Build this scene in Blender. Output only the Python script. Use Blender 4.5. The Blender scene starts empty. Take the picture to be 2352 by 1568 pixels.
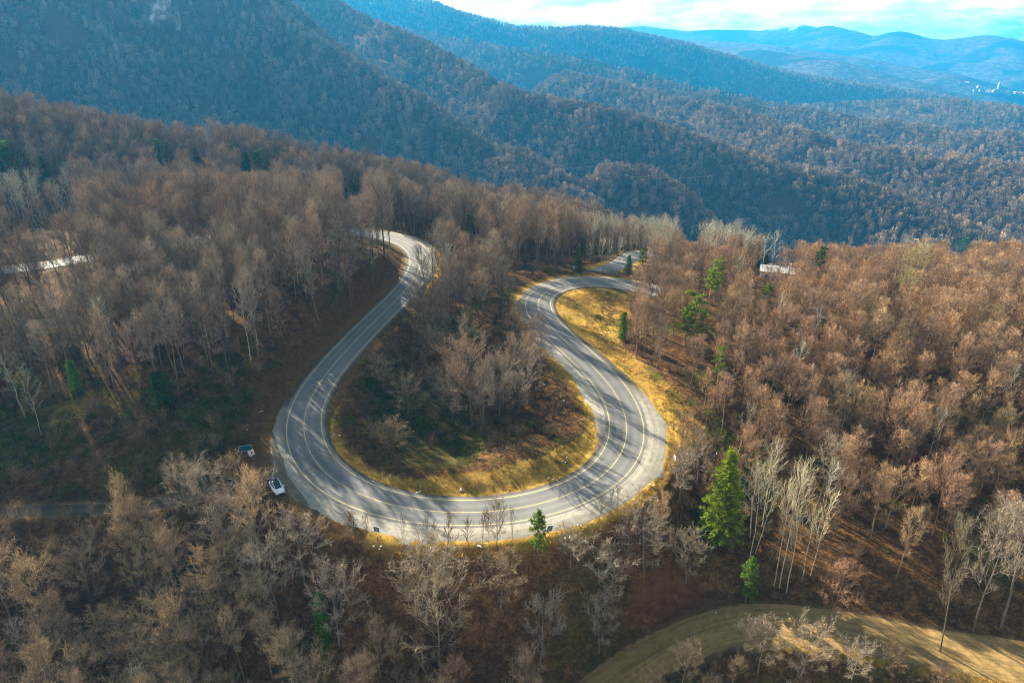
import bpy, math, random
import numpy as np
from mathutils import Vector, Matrix

# ------------------------------------------------------------------ camera, sky, sun, exposure
S = bpy.context.scene
COL = S.collection
HC = 70.0
PITCH = math.radians(23.25)
FD = 1568.0                       # focal length in the photograph's pixels (2352 wide)
cd = bpy.data.cameras.new("camera"); cam = bpy.data.objects.new("camera", cd); COL.objects.link(cam)
cd.lens = 24.0; cd.sensor_width = 36.0; cd.clip_start = 1.0; cd.clip_end = 60000.0
cam.location = (0, 0, HC); cam.rotation_euler = (math.pi/2 - PITCH, 0, 0)
S.camera = cam
SUN_EL = math.radians(23.5); SUN_AZ = math.radians(-41)          # azimuth from +Y towards +X
SUN_DIR = Vector((math.sin(SUN_AZ)*math.cos(SUN_EL), math.cos(SUN_AZ)*math.cos(SUN_EL), math.sin(SUN_EL)))
ld = bpy.data.lights.new("sun", "SUN"); ld.energy = 5.0; ld.angle = math.radians(0.5); ld.color = (1.0, 0.90, 0.74)
sun = bpy.data.objects.new("sun", ld); COL.objects.link(sun)
sun.rotation_euler = SUN_DIR.to_track_quat('Z', 'Y').to_euler()
sun.location = (0, 0, 300)
S.view_settings.view_transform = 'Standard'; S.view_settings.look = 'None'
S.view_settings.exposure = 2.2; S.view_settings.gamma = 1.0
S.cycles.max_bounces = 4; S.cycles.diffuse_bounces = 2; S.cycles.glossy_bounces = 2
S.cycles.transmission_bounces = 2; S.cycles.volume_bounces = 0; S.cycles.transparent_max_bounces = 6
S.cycles.caustics_reflective = False; S.cycles.caustics_refractive = False
S.cycles.sample_clamp_indirect = 4.0
S.cycles.use_denoising = True; S.cycles.denoiser = 'OPENIMAGEDENOISE'; S.cycles.denoising_input_passes = 'RGB_ALBEDO_NORMAL'; S.cycles.denoising_prefilter = 'NONE'; S.cycles.filter_width = 1.2

w = bpy.data.worlds.new("World"); S.world = w; w.use_nodes = True
nt = w.node_tree; N = nt.nodes; L = nt.links; N.clear()
def nd(tree, typ, **kw):
    n = tree.nodes.new(typ)
    for k, v in kw.items():
        if k == 'inp':
            for kk, vv in v.items(): n.inputs[kk].default_value = vv
        else: setattr(n, k, v)
    return n
out = nd(nt, 'ShaderNodeOutputWorld'); bg = nd(nt, 'ShaderNodeBackground')
sky = nd(nt, 'ShaderNodeTexSky', sky_type='NISHITA', sun_disc=False, sun_elevation=SUN_EL, sun_rotation=SUN_AZ)
sky.air_density = 1.0; sky.dust_density = 0.6; sky.ozone_density = 2.0
tc = nd(nt, 'ShaderNodeTexCoord')
mp = nd(nt, 'ShaderNodeMapping'); mp.inputs['Scale'].default_value = (1.0, 1.0, 4.2)
mp.inputs['Location'].default_value = (3.1, 0.4, 0.62)
cn = nd(nt, 'ShaderNodeTexNoise', inp={'Scale': 5.0, 'Detail': 9.0, 'Roughness': 0.56, 'Distortion': 0.35})
cr = nd(nt, 'ShaderNodeValToRGB'); cr.color_ramp.elements[0].position = 0.36; cr.color_ramp.elements[1].position = 0.50
cn2 = nd(nt, 'ShaderNodeTexNoise', inp={'Scale': 11.0, 'Detail': 6.0, 'Roughness': 0.6})
cr2 = nd(nt, 'ShaderNodeValToRGB')
cr2.color_ramp.elements[0].position = 0.35; cr2.color_ramp.elements[0].color = (3.3, 3.0, 2.75, 1)
cr2.color_ramp.elements[1].position = 0.62; cr2.color_ramp.elements[1].color = (8.4, 6.8, 5.6, 1)
mx = nd(nt, 'ShaderNodeMix', data_type='RGBA')
hue = nd(nt, 'ShaderNodeMix', data_type='RGBA', blend_type='MULTIPLY'); hue.inputs[0].default_value = 1.0
hue.inputs[7].default_value = (0.40, 0.62, 0.66, 1)
L.new(tc.outputs['Generated'], mp.inputs['Vector']); L.new(mp.outputs[0], cn.inputs['Vector']); L.new(mp.outputs[0], cn2.inputs['Vector'])
L.new(cn.outputs['Fac'], cr.inputs[0]); L.new(cn2.outputs['Fac'], cr2.inputs[0])
L.new(sky.outputs[0], hue.inputs[6])
cf = nd(nt, 'ShaderNodeMath', operation='MULTIPLY', inp={1: 0.9}); L.new(cr.outputs[0], cf.inputs[0])
L.new(cf.outputs[0], mx.inputs[0]); L.new(hue.outputs[2], mx.inputs[6]); L.new(cr2.outputs[0], mx.inputs[7])
sx = nd(nt, 'ShaderNodeSeparateXYZ'); L.new(tc.outputs['Generated'], sx.inputs[0])
gl = nd(nt, 'ShaderNodeMapRange', inp={1: 0.02, 2: 0.30, 3: 1.5, 4: 0.40}); L.new(sx.outputs[2], gl.inputs[0])
cb = nd(nt, 'ShaderNodeVectorMath', operation='SCALE'); L.new(cr2.outputs[0], cb.inputs[0]); L.new(gl.outputs[0], cb.inputs['Scale']); L.new(cb.outputs[0], mx.inputs[7])
tz = nd(nt, 'ShaderNodeMapRange', inp={1: 0.05, 2: 0.40}); L.new(sx.outputs[2], tz.inputs[0])
bl = nd(nt, 'ShaderNodeMix', data_type='RGBA'); bl.inputs[6].default_value = (1, 1, 1, 1); bl.inputs[7].default_value = (0.66, 0.86, 1.06, 1); L.new(tz.outputs[0], bl.inputs[0])
fm = nd(nt, 'ShaderNodeMix', data_type='RGBA', blend_type='MULTIPLY'); fm.inputs[0].default_value = 1.0; L.new(mx.outputs[2], fm.inputs[6]); L.new(bl.outputs[2], fm.inputs[7])
L.new(fm.outputs[2], bg.inputs[0]); bg.inputs[1].default_value = 0.065
L.new(bg.outputs[0], out.inputs[0])

# ------------------------------------------------------------------ helpers
RNG = random.Random(11); NR = np.random.default_rng(5)
CP, SP = math.cos(PITCH), math.sin(PITCH)
def ray(px, py):
    u = (px-1176.0)/FD; v = (py-784.0)/FD
    return np.array((u, CP - v*SP, -(SP + v*CP)))
def at_z(px, py, z):
    d = ray(px, py); k = (z-HC)/d[2]
    return np.array((d[0]*k, d[1]*k, z))
def at_r(px, py, r, drop=0.0):
    d = ray(px, py); k = r/math.hypot(d[0], d[1])
    return np.array((d[0]*k, d[1]*k, HC + d[2]*k - drop))
def proj(x, y, z):
    z = z-HC
    dep = y*CP - z*SP
    up = y*SP + z*CP
    dep = np.maximum(dep, 1e-3)
    return 1176.0 + FD*x/dep, 784.0 - FD*up/dep
def inpoly(px, py, poly):
    px = np.asarray(px, float); py = np.asarray(py, float); r = np.zeros(px.shape, bool); n = len(poly)
    for i in range(n):
        x1, y1 = poly[i]; x2, y2 = poly[(i+1) % n]
        c = ((y1 > py) != (y2 > py))
        with np.errstate(divide='ignore', invalid='ignore'):
            r ^= c & (px < (x2-x1)*(py-y1)/((y2-y1) if y2 != y1 else 1e-9)+x1)
    return r
def _h(ix, iy, s):
    n = (ix.astype(np.int64)*374761393 + iy.astype(np.int64)*668265263 + s*1442695041) & 0x7fffffff
    n = ((n ^ (n >> 13))*1274126177) & 0x7fffffff
    return ((n ^ (n >> 16)) & 0xffff)/65535.0
def vn(x, y, s=0):
    x = np.asarray(x, float); y = np.asarray(y, float)
    ix = np.floor(x); iy = np.floor(y); fx = x-ix; fy = y-iy
    fx = fx*fx*(3-2*fx); fy = fy*fy*(3-2*fy)
    a = _h(ix, iy, s); b = _h(ix+1, iy, s); c = _h(ix, iy+1, s); d = _h(ix+1, iy+1, s)
    return (a+(b-a)*fx)*(1-fy)+(c+(d-c)*fx)*fy
def fbm(x, y, s=0, o=4):
    t = 0; a = .5; k = 0
    for i in range(o):
        t = t + a*vn(x, y, s+i*17); k += a; a *= .5; x = x*2.03+3.1; y = y*2.03+1.7
    return t/k
def sst(a, b, x):
    t = np.clip((x-a)/(b-a), 0, 1); return t*t*(3-2*t)

def tag(o, label=None, cat=None, group=None, kind=None):
    if label: o['label'] = label
    if cat: o['category'] = cat
    if group: o['group'] = group
    if kind: o['kind'] = kind
    return o
def empty(name, loc=(0, 0, 0), rz=0.0):
    o = bpy.data.objects.new(name, None); COL.objects.link(o); o.location = loc; o.rotation_euler = (0, 0, rz)
    o.empty_display_size = 0.3
    return o
class MB:
    def __init__(s): s.v = []; s.f = []; s.m = []
    def add(s, vs, fs, m=0):
        b = len(s.v); s.v.extend(vs)
        for f in fs: s.f.append(tuple(i+b for i in f)); s.m.append(m)
    def box(s, c, h, m=0, rot=None):
        vs = []
        for z in (-1, 1):
            for x, y in ((-1, -1), (1, -1), (1, 1), (-1, 1)):
                p = Vector((x*h[0], y*h[1], z*h[2]))
                if rot is not None: p = rot @ p
                vs.append((c[0]+p.x, c[1]+p.y, c[2]+p.z))
        s.add(vs, [(3, 2, 1, 0), (4, 5, 6, 7), (0, 1, 5, 4), (1, 2, 6, 5), (2, 3, 7, 6), (3, 0, 4, 7)], m)
    def tube(s, pts, rad, n=4, m=0, cap=True):
        b = len(s.v); prev = None
        for i, (p, r) in enumerate(zip(pts, rad)):
            p = Vector(p)
            a = Vector(pts[max(i-1, 0)]); c = Vector(pts[min(i+1, len(pts)-1)])
            d = (c-a).normalized() if (c-a).length > 1e-9 else Vector((0, 0, 1))
            if prev is None:
                e = d.orthogonal().normalized()
            else:
                e = (prev - d*prev.dot(d));  e = e.normalized() if e.length > 1e-6 else d.orthogonal().normalized()
            prev = e; g = d.cross(e)
            for k in range(n):
                t = 2*math.pi*k/n; q = p + (e*math.cos(t)+g*math.sin(t))*r
                s.v.append((q.x, q.y, q.z))
        for i in range(len(pts)-1):
            for k in range(n):
                k2 = (k+1) % n
                s.f.append((b+i*n+k, b+i*n+k2, b+(i+1)*n+k2, b+(i+1)*n+k)); s.m.append(m)
        if cap:
            s.f.append(tuple(b+k for k in reversed(range(n)))); s.m.append(m)
            s.f.append(tuple(b+(len(pts)-1)*n+k for k in range(n))); s.m.append(m)
    def tri(s, p, d, w, m=0):
        # a twig: slender triangle from p along d
        d = Vector(d); e = d.cross(Vector((RNG.gauss(0, 1), RNG.gauss(0, 1), RNG.gauss(0, 1))))
        if e.length < 1e-6: return
        e = e.normalized()*w*.5; b = len(s.v)
        s.v += [(p[0]-e.x, p[1]-e.y, p[2]-e.z), (p[0]+e.x, p[1]+e.y, p[2]+e.z), (p[0]+d.x, p[1]+d.y, p[2]+d.z)]
        s.f.append((b, b+1, b+2)); s.m.append(m)
    def mesh(s, name, mats):
        me = bpy.data.meshes.new(name); me.from_pydata(s.v, [], s.f)
        for m in mats: me.materials.append(m)
        if len(mats) > 1: me.polygons.foreach_set('material_index', s.m)
        me.update(); return me
    def build(s, name, mats, parent=None, smooth=False):
        me = s.mesh(name, mats if isinstance(mats, (list, tuple)) else [mats])
        if smooth: me.polygons.foreach_set('use_smooth', [True]*len(me.polygons))
        o = bpy.data.objects.new(name, me); COL.objects.link(o)
        if parent: o.parent = parent
        return o
def grid_obj(name, V, nu, nv, mat, attrs=None, smooth=True):
    me = bpy.data.meshes.new(name)
    me.vertices.add(len(V)); me.vertices.foreach_set('co', V.astype(np.float32).ravel())
    i = np.arange((nu-1)*(nv-1)); a = (i//(nv-1))*nv + i % (nv-1)
    q = np.stack([a, a+1, a+nv+1, a+nv], 1)
    me.loops.add(q.size); me.loops.foreach_set('vertex_index', q.ravel().astype(np.int32))
    me.polygons.add(len(q)); me.polygons.foreach_set('loop_start', (np.arange(len(q))*4).astype(np.int32))
    me.polygons.foreach_set('loop_total', np.full(len(q), 4, np.int32))
    me.update(calc_edges=True)
    if smooth: me.polygons.foreach_set('use_smooth', np.ones(len(q), bool))
    for k, arr in (attrs or {}).items():
        at = me.attributes.new(k, 'FLOAT_COLOR', 'POINT')
        at.data.foreach_set('color', np.column_stack([arr, np.ones(len(arr))]).astype(np.float32).ravel())
    me.materials.append(mat)
    o = bpy.data.objects.new(name, me); COL.objects.link(o); return o

# ------------------------------------------------------------------ materials
def newmat(name):
    m = bpy.data.materials.new(name); m.use_nodes = True; t = m.node_tree
    b = t.nodes['Principled BSDF']; b.inputs['Specular IOR Level'].default_value = 0.2; b.inputs['Roughness'].default_value = 0.85
    return m, t, b
def plain(name, col, rough=0.6, spec=0.3, metal=0.0, noise=0.12, sc=6.0):
    m, t, b = newmat(name)
    b.inputs['Roughness'].default_value = rough; b.inputs['Specular IOR Level'].default_value = spec; b.inputs['Metallic'].default_value = metal
    n = nd(t, 'ShaderNodeTexNoise', inp={'Scale': sc, 'Detail': 4.0}); c = nd(t, 'ShaderNodeTexCoord')
    t.links.new(c.outputs['Object'], n.inputs['Vector'])
    mr = nd(t, 'ShaderNodeMapRange', inp={3: 1-noise, 4: 1+noise}); t.links.new(n.outputs['Fac'], mr.inputs[0])
    h = nd(t, 'ShaderNodeMix', data_type='RGBA', blend_type='MULTIPLY'); h.inputs[0].default_value = 1; h.inputs[6].default_value = (*col, 1)
    t.links.new(mr.outputs[0], h.inputs[7]); t.links.new(h.outputs[2], b.inputs['Base Color'])
    return m
def tinted(name, base, src, var=0.25, sc=0.9, trans=0.0):
    """bark, twig and needle material; src OBJECT reads the object's colour, INSTANCER the scattered tree's tint."""
    m, t, b = newmat(name); b.inputs['Roughness'].default_value = 0.9; b.inputs['Specular IOR Level'].default_value = 0.08
    if src == 'OBJECT':
        a = nd(t, 'ShaderNodeObjectInfo'); ac = a.outputs['Color']
    else:
        a = nd(t, 'ShaderNodeAttribute', attribute_type='INSTANCER', attribute_name='tint'); ac = a.outputs['Color']
    g = nd(t, 'ShaderNodeTexCoord'); n = nd(t, 'ShaderNodeTexNoise', inp={'Scale': sc, 'Detail': 3.0})
    t.links.new(g.outputs['Object'], n.inputs['Vector'])
    mr = nd(t, 'ShaderNodeMapRange', inp={1: .3, 2: .7, 3: 1-var, 4: 1+var}); t.links.new(n.outputs['Fac'], mr.inputs[0])
    h = nd(t, 'ShaderNodeMix', data_type='RGBA', blend_type='MULTIPLY'); h.inputs[0].default_value = 1; h.inputs[6].default_value = (*base, 1)
    t.links.new(ac, h.inputs[7])
    h2 = nd(t, 'ShaderNodeMix', data_type='RGBA', blend_type='MULTIPLY'); h2.inputs[0].default_value = 1
    t.links.new(h.outputs[2], h2.inputs[6]); t.links.new(mr.outputs[0], h2.inputs[7])
    t.links.new(h2.outputs[2], b.inputs['Base Color'])
    if trans:
        tr = nd(t, 'ShaderNodeBsdfTranslucent'); ms = nd(t, 'ShaderNodeMixShader'); ms.inputs[0].default_value = trans
        t.links.new(h2.outputs[2], tr.inputs[0]); o = t.nodes['Material Output']
        t.links.new(b.outputs[0], ms.inputs[1]); t.links.new(tr.outputs[0], ms.inputs[2]); t.links.new(ms.outputs[0], o.inputs[0])
    return m
M = {}
for src, sfx in (('OBJECT', ''), ('INSTANCER', '_scattered')):
    M['bark'+sfx] = tinted('bark'+sfx, (.17, .135, .105), src)
    M['twig'+sfx] = tinted('twig'+sfx, (.37, .30, .215), src, .3, .5)
    M['birch'+sfx] = tinted('pale_bark'+sfx, (.40, .38, .29), src, .35, 2.5)
    M['birchtwig'+sfx] = tinted('pale_twig'+sfx, (.33, .30, .20), src, .25, .6)
    M['needle'+sfx] = tinted('needles'+sfx, (.105, .150, .018), src, .5, .9, .35)
    M['blade'+sfx] = tinted('dry_blades'+sfx, (.62, .40, .10), src, .3, .8, .25)

# ------------------------------------------------------------------ the road's centre line, laid out in metres
CL = [(-260, 660, 12), (-150, 640, 12), (0, 622, 12), (80, 612, 12), (170, 600, 12), (300, 574, 12.5), (440, 552, 12.5), (580, 540, 12.5), (700, 535, 12),
      (800, 532, 11.5), (860, 535, 11), (905, 543, 10.6), (938, 554, 10.2), (960, 569, 9.8), (972, 590, 9.4), (968, 613, 9), (955, 640, 8.4), (925, 676, 7.5),
      (885, 713, 6.6), (841, 756, 5.4), (811, 787, 4.6), (766, 834, 3.6), (719, 894, 2.4), (692, 941, 1.7), (686, 991, 1.1), (696, 1038, .7),
      (720, 1079, .4), (755, 1109, .2), (786, 1130, .1), (849, 1156, 0), (950, 1180, 0), (1051, 1187, 0), (1119, 1185, 0), (1220, 1173, 0),
      (1288, 1155, .1), (1356, 1129, .2), (1406, 1095, .5), (1437, 1065, .8), (1453, 1032, 1.2), (1459, 991, 1.8), (1453, 962, 2.3), (1438, 928, 2.9),
      (1412, 887, 3.7), (1379, 854, 4.4), (1335, 817, 5.3), (1302, 787, 6), (1268, 756, 6.8), (1241, 732, 7.4), (1224, 716, 7.9), (1216, 702, 8.2),
      (1221, 679, 8.7), (1241, 662, 9.0), (1278, 650, 9.1), (1318, 645, 9), (1369, 643, 8.7), (1419, 647, 8.2), (1470, 657, 7.6), (1520, 672, 7.2)]
def spline(P, step):
    P = np.array(P); out = []
    for i in range(len(P)-1):
        p0 = P[max(i-1, 0)]; p1 = P[i]; p2 = P[i+1]; p3 = P[min(i+2, len(P)-1)]
        n = max(2, int(np.linalg.norm(p2-p1)/step))
        for k in range(n):
            t = k/n
            out.append(.5*((2*p1)+(-p0+p2)*t+(2*p0-5*p1+4*p2-p3)*t*t+(-p0+3*p1-3*p2+p3)*t**3))
    out.append(P[-1]); return np.array(out)
def smooth(P, it):
    P = P.copy()
    for _ in range(it): P[1:-1] = P[1:-1]*.5+(P[:-2]+P[2:])*.25
    return P
def resample(P, step):
    d = np.r_[0, np.cumsum(np.linalg.norm(np.diff(P, axis=0), axis=1))]
    s = np.linspace(0, d[-1], int(d[-1]/step)+1)
    return np.column_stack([np.interp(s, d, P[:, k]) for k in range(P.shape[1])]), s
RC, RS = resample(smooth(spline([at_z(*c) for c in CL], 1.5), 60), 1.5)
def s_of(px, py):                       # arc length nearest a picture point
    a, b = proj(RC[:, 0], RC[:, 1], RC[:, 2]); return RS[np.argmin((a-px)**2+(b-py)**2)]
def profile(tab):
    s = np.array([s_of(a, b) for a, b, _ in tab]); v = np.array([c for *_, c in tab]); o = np.argsort(s)
    return np.interp(RS, s[o], v[o])
GR = profile([(-200, 650, 1.0), (860, 535, .8), (966, 613, .7), (766, 834, .6), (719, 894, .8), (695, 930, 1.5), (687, 975, 1.9), (692, 1020, 2.6), (708, 1070, 4.2), (740, 1100, 4.4),
              (800, 1138, 3.6), (950, 1180, 3.3), (1119, 1185, 3.3), (1288, 1155, 3.4), (1406, 1095, 3.7), (1453, 1032, 3.9), (1459, 991, 3.8), (1453, 940, 2.9), (1412, 887, 1.6),
              (1302, 787, .7), (1216, 702, .6), (1318, 645, .5), (1470, 656, .6)])
GL = profile([(-200, 650, 1.0), (860, 535, 1.6), (930, 550, 2.0), (972, 590, 1.6), (958, 635, 1.2), (885, 713, .5), (719, 894, .5), (690, 1000, .5), (849, 1156, .5),
              (1220, 1173, .5), (1406, 1095, .6), (1450, 1032, 1.0), (1450, 962, 2.0), (1412, 887, 2.8), (1335, 817, 2.4), (1268, 756, 1.6), (1216, 702, 1.3),
              (1241, 662, 1.6), (1318, 645, 2.0), (1470, 656, 1.6)])
tan = np.gradient(RC[:, :2], axis=0); tan /= np.linalg.norm(tan, axis=1)[:, None]
NRM = np.column_stack([tan[:, 1], -tan[:, 0]])          # right-hand side
HALF = 3.95; LINE = 3.3

TRK = [(1330, 1640, -25), (1400, 1580, -22.5), (1470, 1525, -20), (1560, 1472, -15), (1640, 1440, -12.5), (1730, 1425, -11), (1850, 1432, -10.2), (1980, 1452, -9.8),
       (2100, 1478, -9.6), (2230, 1502, -9.6), (2352, 1520, -9.6), (2560, 1545, -9.6), (2800, 1570, -9.6), (3100, 1595, -9.6)]
TC, _ = resample(smooth(spline([at_z(*c) for c in TRK], 1.5), 20), 1.5)
TR2 = [(-120, 1185, -4), (0, 1175, -3.4), (150, 1170, -3), (300, 1165, -2.4), (420, 1150, -1.6), (520, 1125, -.6), (600, 1100, .2)]
TC2, _ = resample(smooth(spline([at_z(*c) for c in TR2], 1.5), 20), 1.5)
BR = [(1375, 625, 1), (1418, 611, 0), (1440, 595, -1.5), (1466, 581, -3), (1500, 583, -4), (1535, 590, -4)]
BC, BS = resample(smooth(spline([at_z(*c) for c in BR], 1.5), 10), 1.5)

# ------------------------------------------------------------------ terrain
PTS = [at_z(*c) for c in CL[::3]] + [at_z(*c) for c in TRK[::2]] + [at_z(*c) for c in BR[::2]] + [at_z(*c) for c in TR2[::2]]
for c in [(1040, 900, -2.2), (960, 940, -1.6), (1180, 920, -1.2), (1050, 1040, -1.5), (880, 1000, .2), (1300, 980, .6), (1050, 760, 3.5), (1100, 690, 7), (1000, 720, 6), (1150, 760, 5.5),
          (1090, 610, 9), (1150, 620, 8.5), (1040, 560, 9), (1200, 590, 5), (1300, 600, 5), (620, 850, 6.5), (560, 900, 5), (700, 770, 9), (780, 690, 12), (860, 640, 14), (880, 590, 14),
          (400, 850, 7), (200, 880, 6), (0, 900, 5), (0, 1050, 0), (300, 1060, 0), (450, 1020, 1.5), (540, 1000, 2), (0, 780, 9), (300, 750, 9.5), (500, 720, 11), (650, 650, 13), (0, 700, 11),
          (590, 1180, -1.5), (640, 1180, -.6), (500, 1230, -6), (300, 1250, -7.5), (0, 1260, -8), (0, 1568, -19), (400, 1568, -21), (-200, 1300, -9), (800, 1300, -6), (700, 1400, -12),
          (1060, 1262, -.8), (900, 1250, -.6), (1240, 1245, -.6), (1400, 1185, -.3), (1060, 1330, -8), (900, 1400, -12), (1300, 1400, -12), (1000, 1568, -23), (1250, 1568, -24), (1430, 1240, -4.5), (1520, 1350, -10.5),
          (1560, 1010, .5), (1580, 1100, -2), (1640, 1200, -6), (1700, 1330, -9), (1900, 1380, -8.4), (2100, 1400, -8), (2352, 1430, -8), (2000, 1250, -5.5), (2352, 1250, -6), (1800, 1100, -3), (2100, 1050, -1.5), (2352, 1050, -1.5),
          (1650, 950, 2.5), (1700, 860, 5), (2000, 850, 4.5), (2352, 850, 4), (1520, 760, 7), (1750, 720, 6), (2050, 720, 3), (2352, 720, 1), (1350, 720, 6.6), (1400, 700, 7.2), (1440, 760, 6.6), (1500, 850, 5),
          (1600, 1568, -17), (2000, 1568, -13.5), (2352, 1640, -13), (1700, 1700, -20), (1000, 1800, -27), (300, 1800, -25)]:
    PTS.append(at_z(*c))
CREST = [(-500, 120, 430), (-250, 170, 415), (0, 228, 400), (350, 292, 390), (550, 302, 380), (700, 347, 370), (900, 373, 360), (1100, 433, 345), (1300, 455, 335),
         (1450, 490, 325), (1550, 520, 320), (1700, 533, 330), (1900, 556, 330), (2100, 540, 315), (2352, 533, 300), (2650, 520, 300), (2950, 510, 300)]
CP_ = [at_r(a, b, r, 15.5) for a, b, r in CREST]; PTS += CP_
for a, b, r in [(0, 228, 330), (550, 302, 320), (900, 373, 300), (200, 250, 280), (700, 347, 290), (1100, 433, 285), (1300, 455, 280)]:
    p = at_r(a, b, r, 0); PTS.append(np.array((p[0], p[1], {0: 14, 550: 3, 900: 0, 200: 9, 700: 4, 1100: -4, 1300: -10}[a])))
PTS = np.array(PTS)
_S = 100.0
def _phi(r2): return r2*np.log(r2+1e-9)*.5
_X = PTS[:, :2]/_S; _n = len(_X)
_A = np.zeros((_n+3, _n+3)); _A[:_n, :_n] = _phi(((_X[:, None]-_X[None])**2).sum(-1)) + np.eye(_n)*0.004
_A[:_n, _n] = 1; _A[:_n, _n+1:] = _X; _A[_n, :_n] = 1; _A[_n+1:, :_n] = _X.T
_W = np.linalg.solve(_A, np.r_[PTS[:, 2], 0, 0, 0])
def rbf(x, y):
    o = np.empty(x.shape)
    for i in range(0, len(x), 20000):
        X = np.column_stack([x[i:i+20000], y[i:i+20000]])/_S
        o[i:i+20000] = _phi(((X[:, None]-_X[None])**2).sum(-1)) @ _W[:_n] + _W[_n] + X @ _W[_n+1:]
    return o
cth = np.array([math.atan2(p[0], p[1]) for p in CP_]); crr = np.array([math.hypot(p[0], p[1]) for p in CP_])
RIDGES = [  # (slope, tree height, [(px, py, distance)...])
    (.68, 13, [(1300, 425, 760), (1285, 413, 780), (1261, 386, 800), (1184, 332, 840), (1134, 329, 860), (1050, 286, 900), (983, 235, 950), (899, 181, 1010), (781, 114, 1100), (705, 72, 1170), (638, 10, 1250), (560, -60, 1330), (450, -150, 1430)]),
    (.72, 13, [(450, -150, 1430), (100, -210, 1400), (-300, -215, 1300), (-900, -190, 1200)]),
    (.66, 16, [(2700, 660, 820), (2550, 610, 860), (2400, 566, 900), (2284, 524, 925), (2133, 464, 950), (1965, 400, 980), (1730, 343, 1010), (1571, 289, 1040), (1400, 238, 1080), (1177, 195, 1160), (1016, 111, 1400), (820, 20, 1750), (600, -100, 2100)]),
    (.50, 16, [(1335, 400, 800), (1402, 360, 820), (1486, 367, 810), (1571, 420, 780), (1640, 470, 760)]),
    (.58, 16, [(2500, 400, 1200), (2352, 372, 1230), (2180, 345, 1260), (1965, 326, 1300), (1841, 292, 1360), (1690, 245, 1490), (1500, 205, 1660), (1300, 160, 1880)]),
    (.50, 12, [(2800, 335, 1750), (2352, 306, 1800), (2133, 289, 1860), (1999, 272, 1920), (1764, 235, 2020), (1562, 195, 2150), (1386, 144, 2350), (1117, 101, 2550), (882, 57, 2850), (600, -30, 3200)]),
    (.32, 11, [(3000, 330, 2300), (2700, 290, 2500), (2352, 249, 2650), (2200, 227, 2750), (2066, 230, 2800), (1948, 236, 2800), (1820, 246, 2700)]),
    (.46, 11, [(2183, 224, 3900), (2050, 202, 3800), (1831, 168, 3700), (1663, 124, 3600), (1571, 97, 3600), (1419, 65, 3600), (1335, 61, 3500), (1285, 65, 3400), (1177, 60, 3400), (1050, 27, 3500), (972, 0, 3550), (700, -40, 3700)]),
    (.30, 0, [(2190, 222, 4700), (2080, 182, 4800), (1900, 138, 5000), (1760, 116, 5300), (1640, 104, 5600), (1500, 98, 5800)]),
    (.24, 0, [(2150, 165, 6000), (1960, 132, 6200), (1780, 104, 6400), (1600, 92, 6800), (1450, 85, 7000)]),
    (.30, 0, [(2700, 190, 7300), (2450, 168, 7400), (2300, 150, 7600), (2150, 140, 7800), (2000, 110, 8200)]),
    (.34, 0, [(1380, 68, 9400), (1430, 63, 9400), (1476, 60, 9400), (1571, 72, 9300), (1629, 68, 9300), (1700, 69, 9300), (1763, 72, 9200), (1831, 72, 9200), (1880, 72, 9100), (1905, 62, 9000), (1955, 71, 9000), (1999, 83, 9000),
              (2025, 80, 9000), (2066, 75, 8900), (2116, 88, 8800), (2167, 91, 8800), (2215, 87, 8800), (2267, 83, 8800), (2318, 88, 8700), (2360, 100, 8700), (2700, 110, 8600)]),
    (.34, 0, [(1905, 62, 9000), (1900, 110, 8200), (1850, 130, 7700)]),
    (.34, 0, [(2066, 75, 8900), (2010, 120, 8000)]),
    (.34, 0, [(2267, 83, 8800), (2330, 130, 7900)]),
    (.40, 0, [(1730, 73, 10800), (1770, 67, 10800), (1800, 63, 10800), (1826, 60, 10800), (1842, 57, 10800), (1862, 60, 10800), (1892, 67, 10800), (1930, 72, 10800)]),
]
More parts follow.
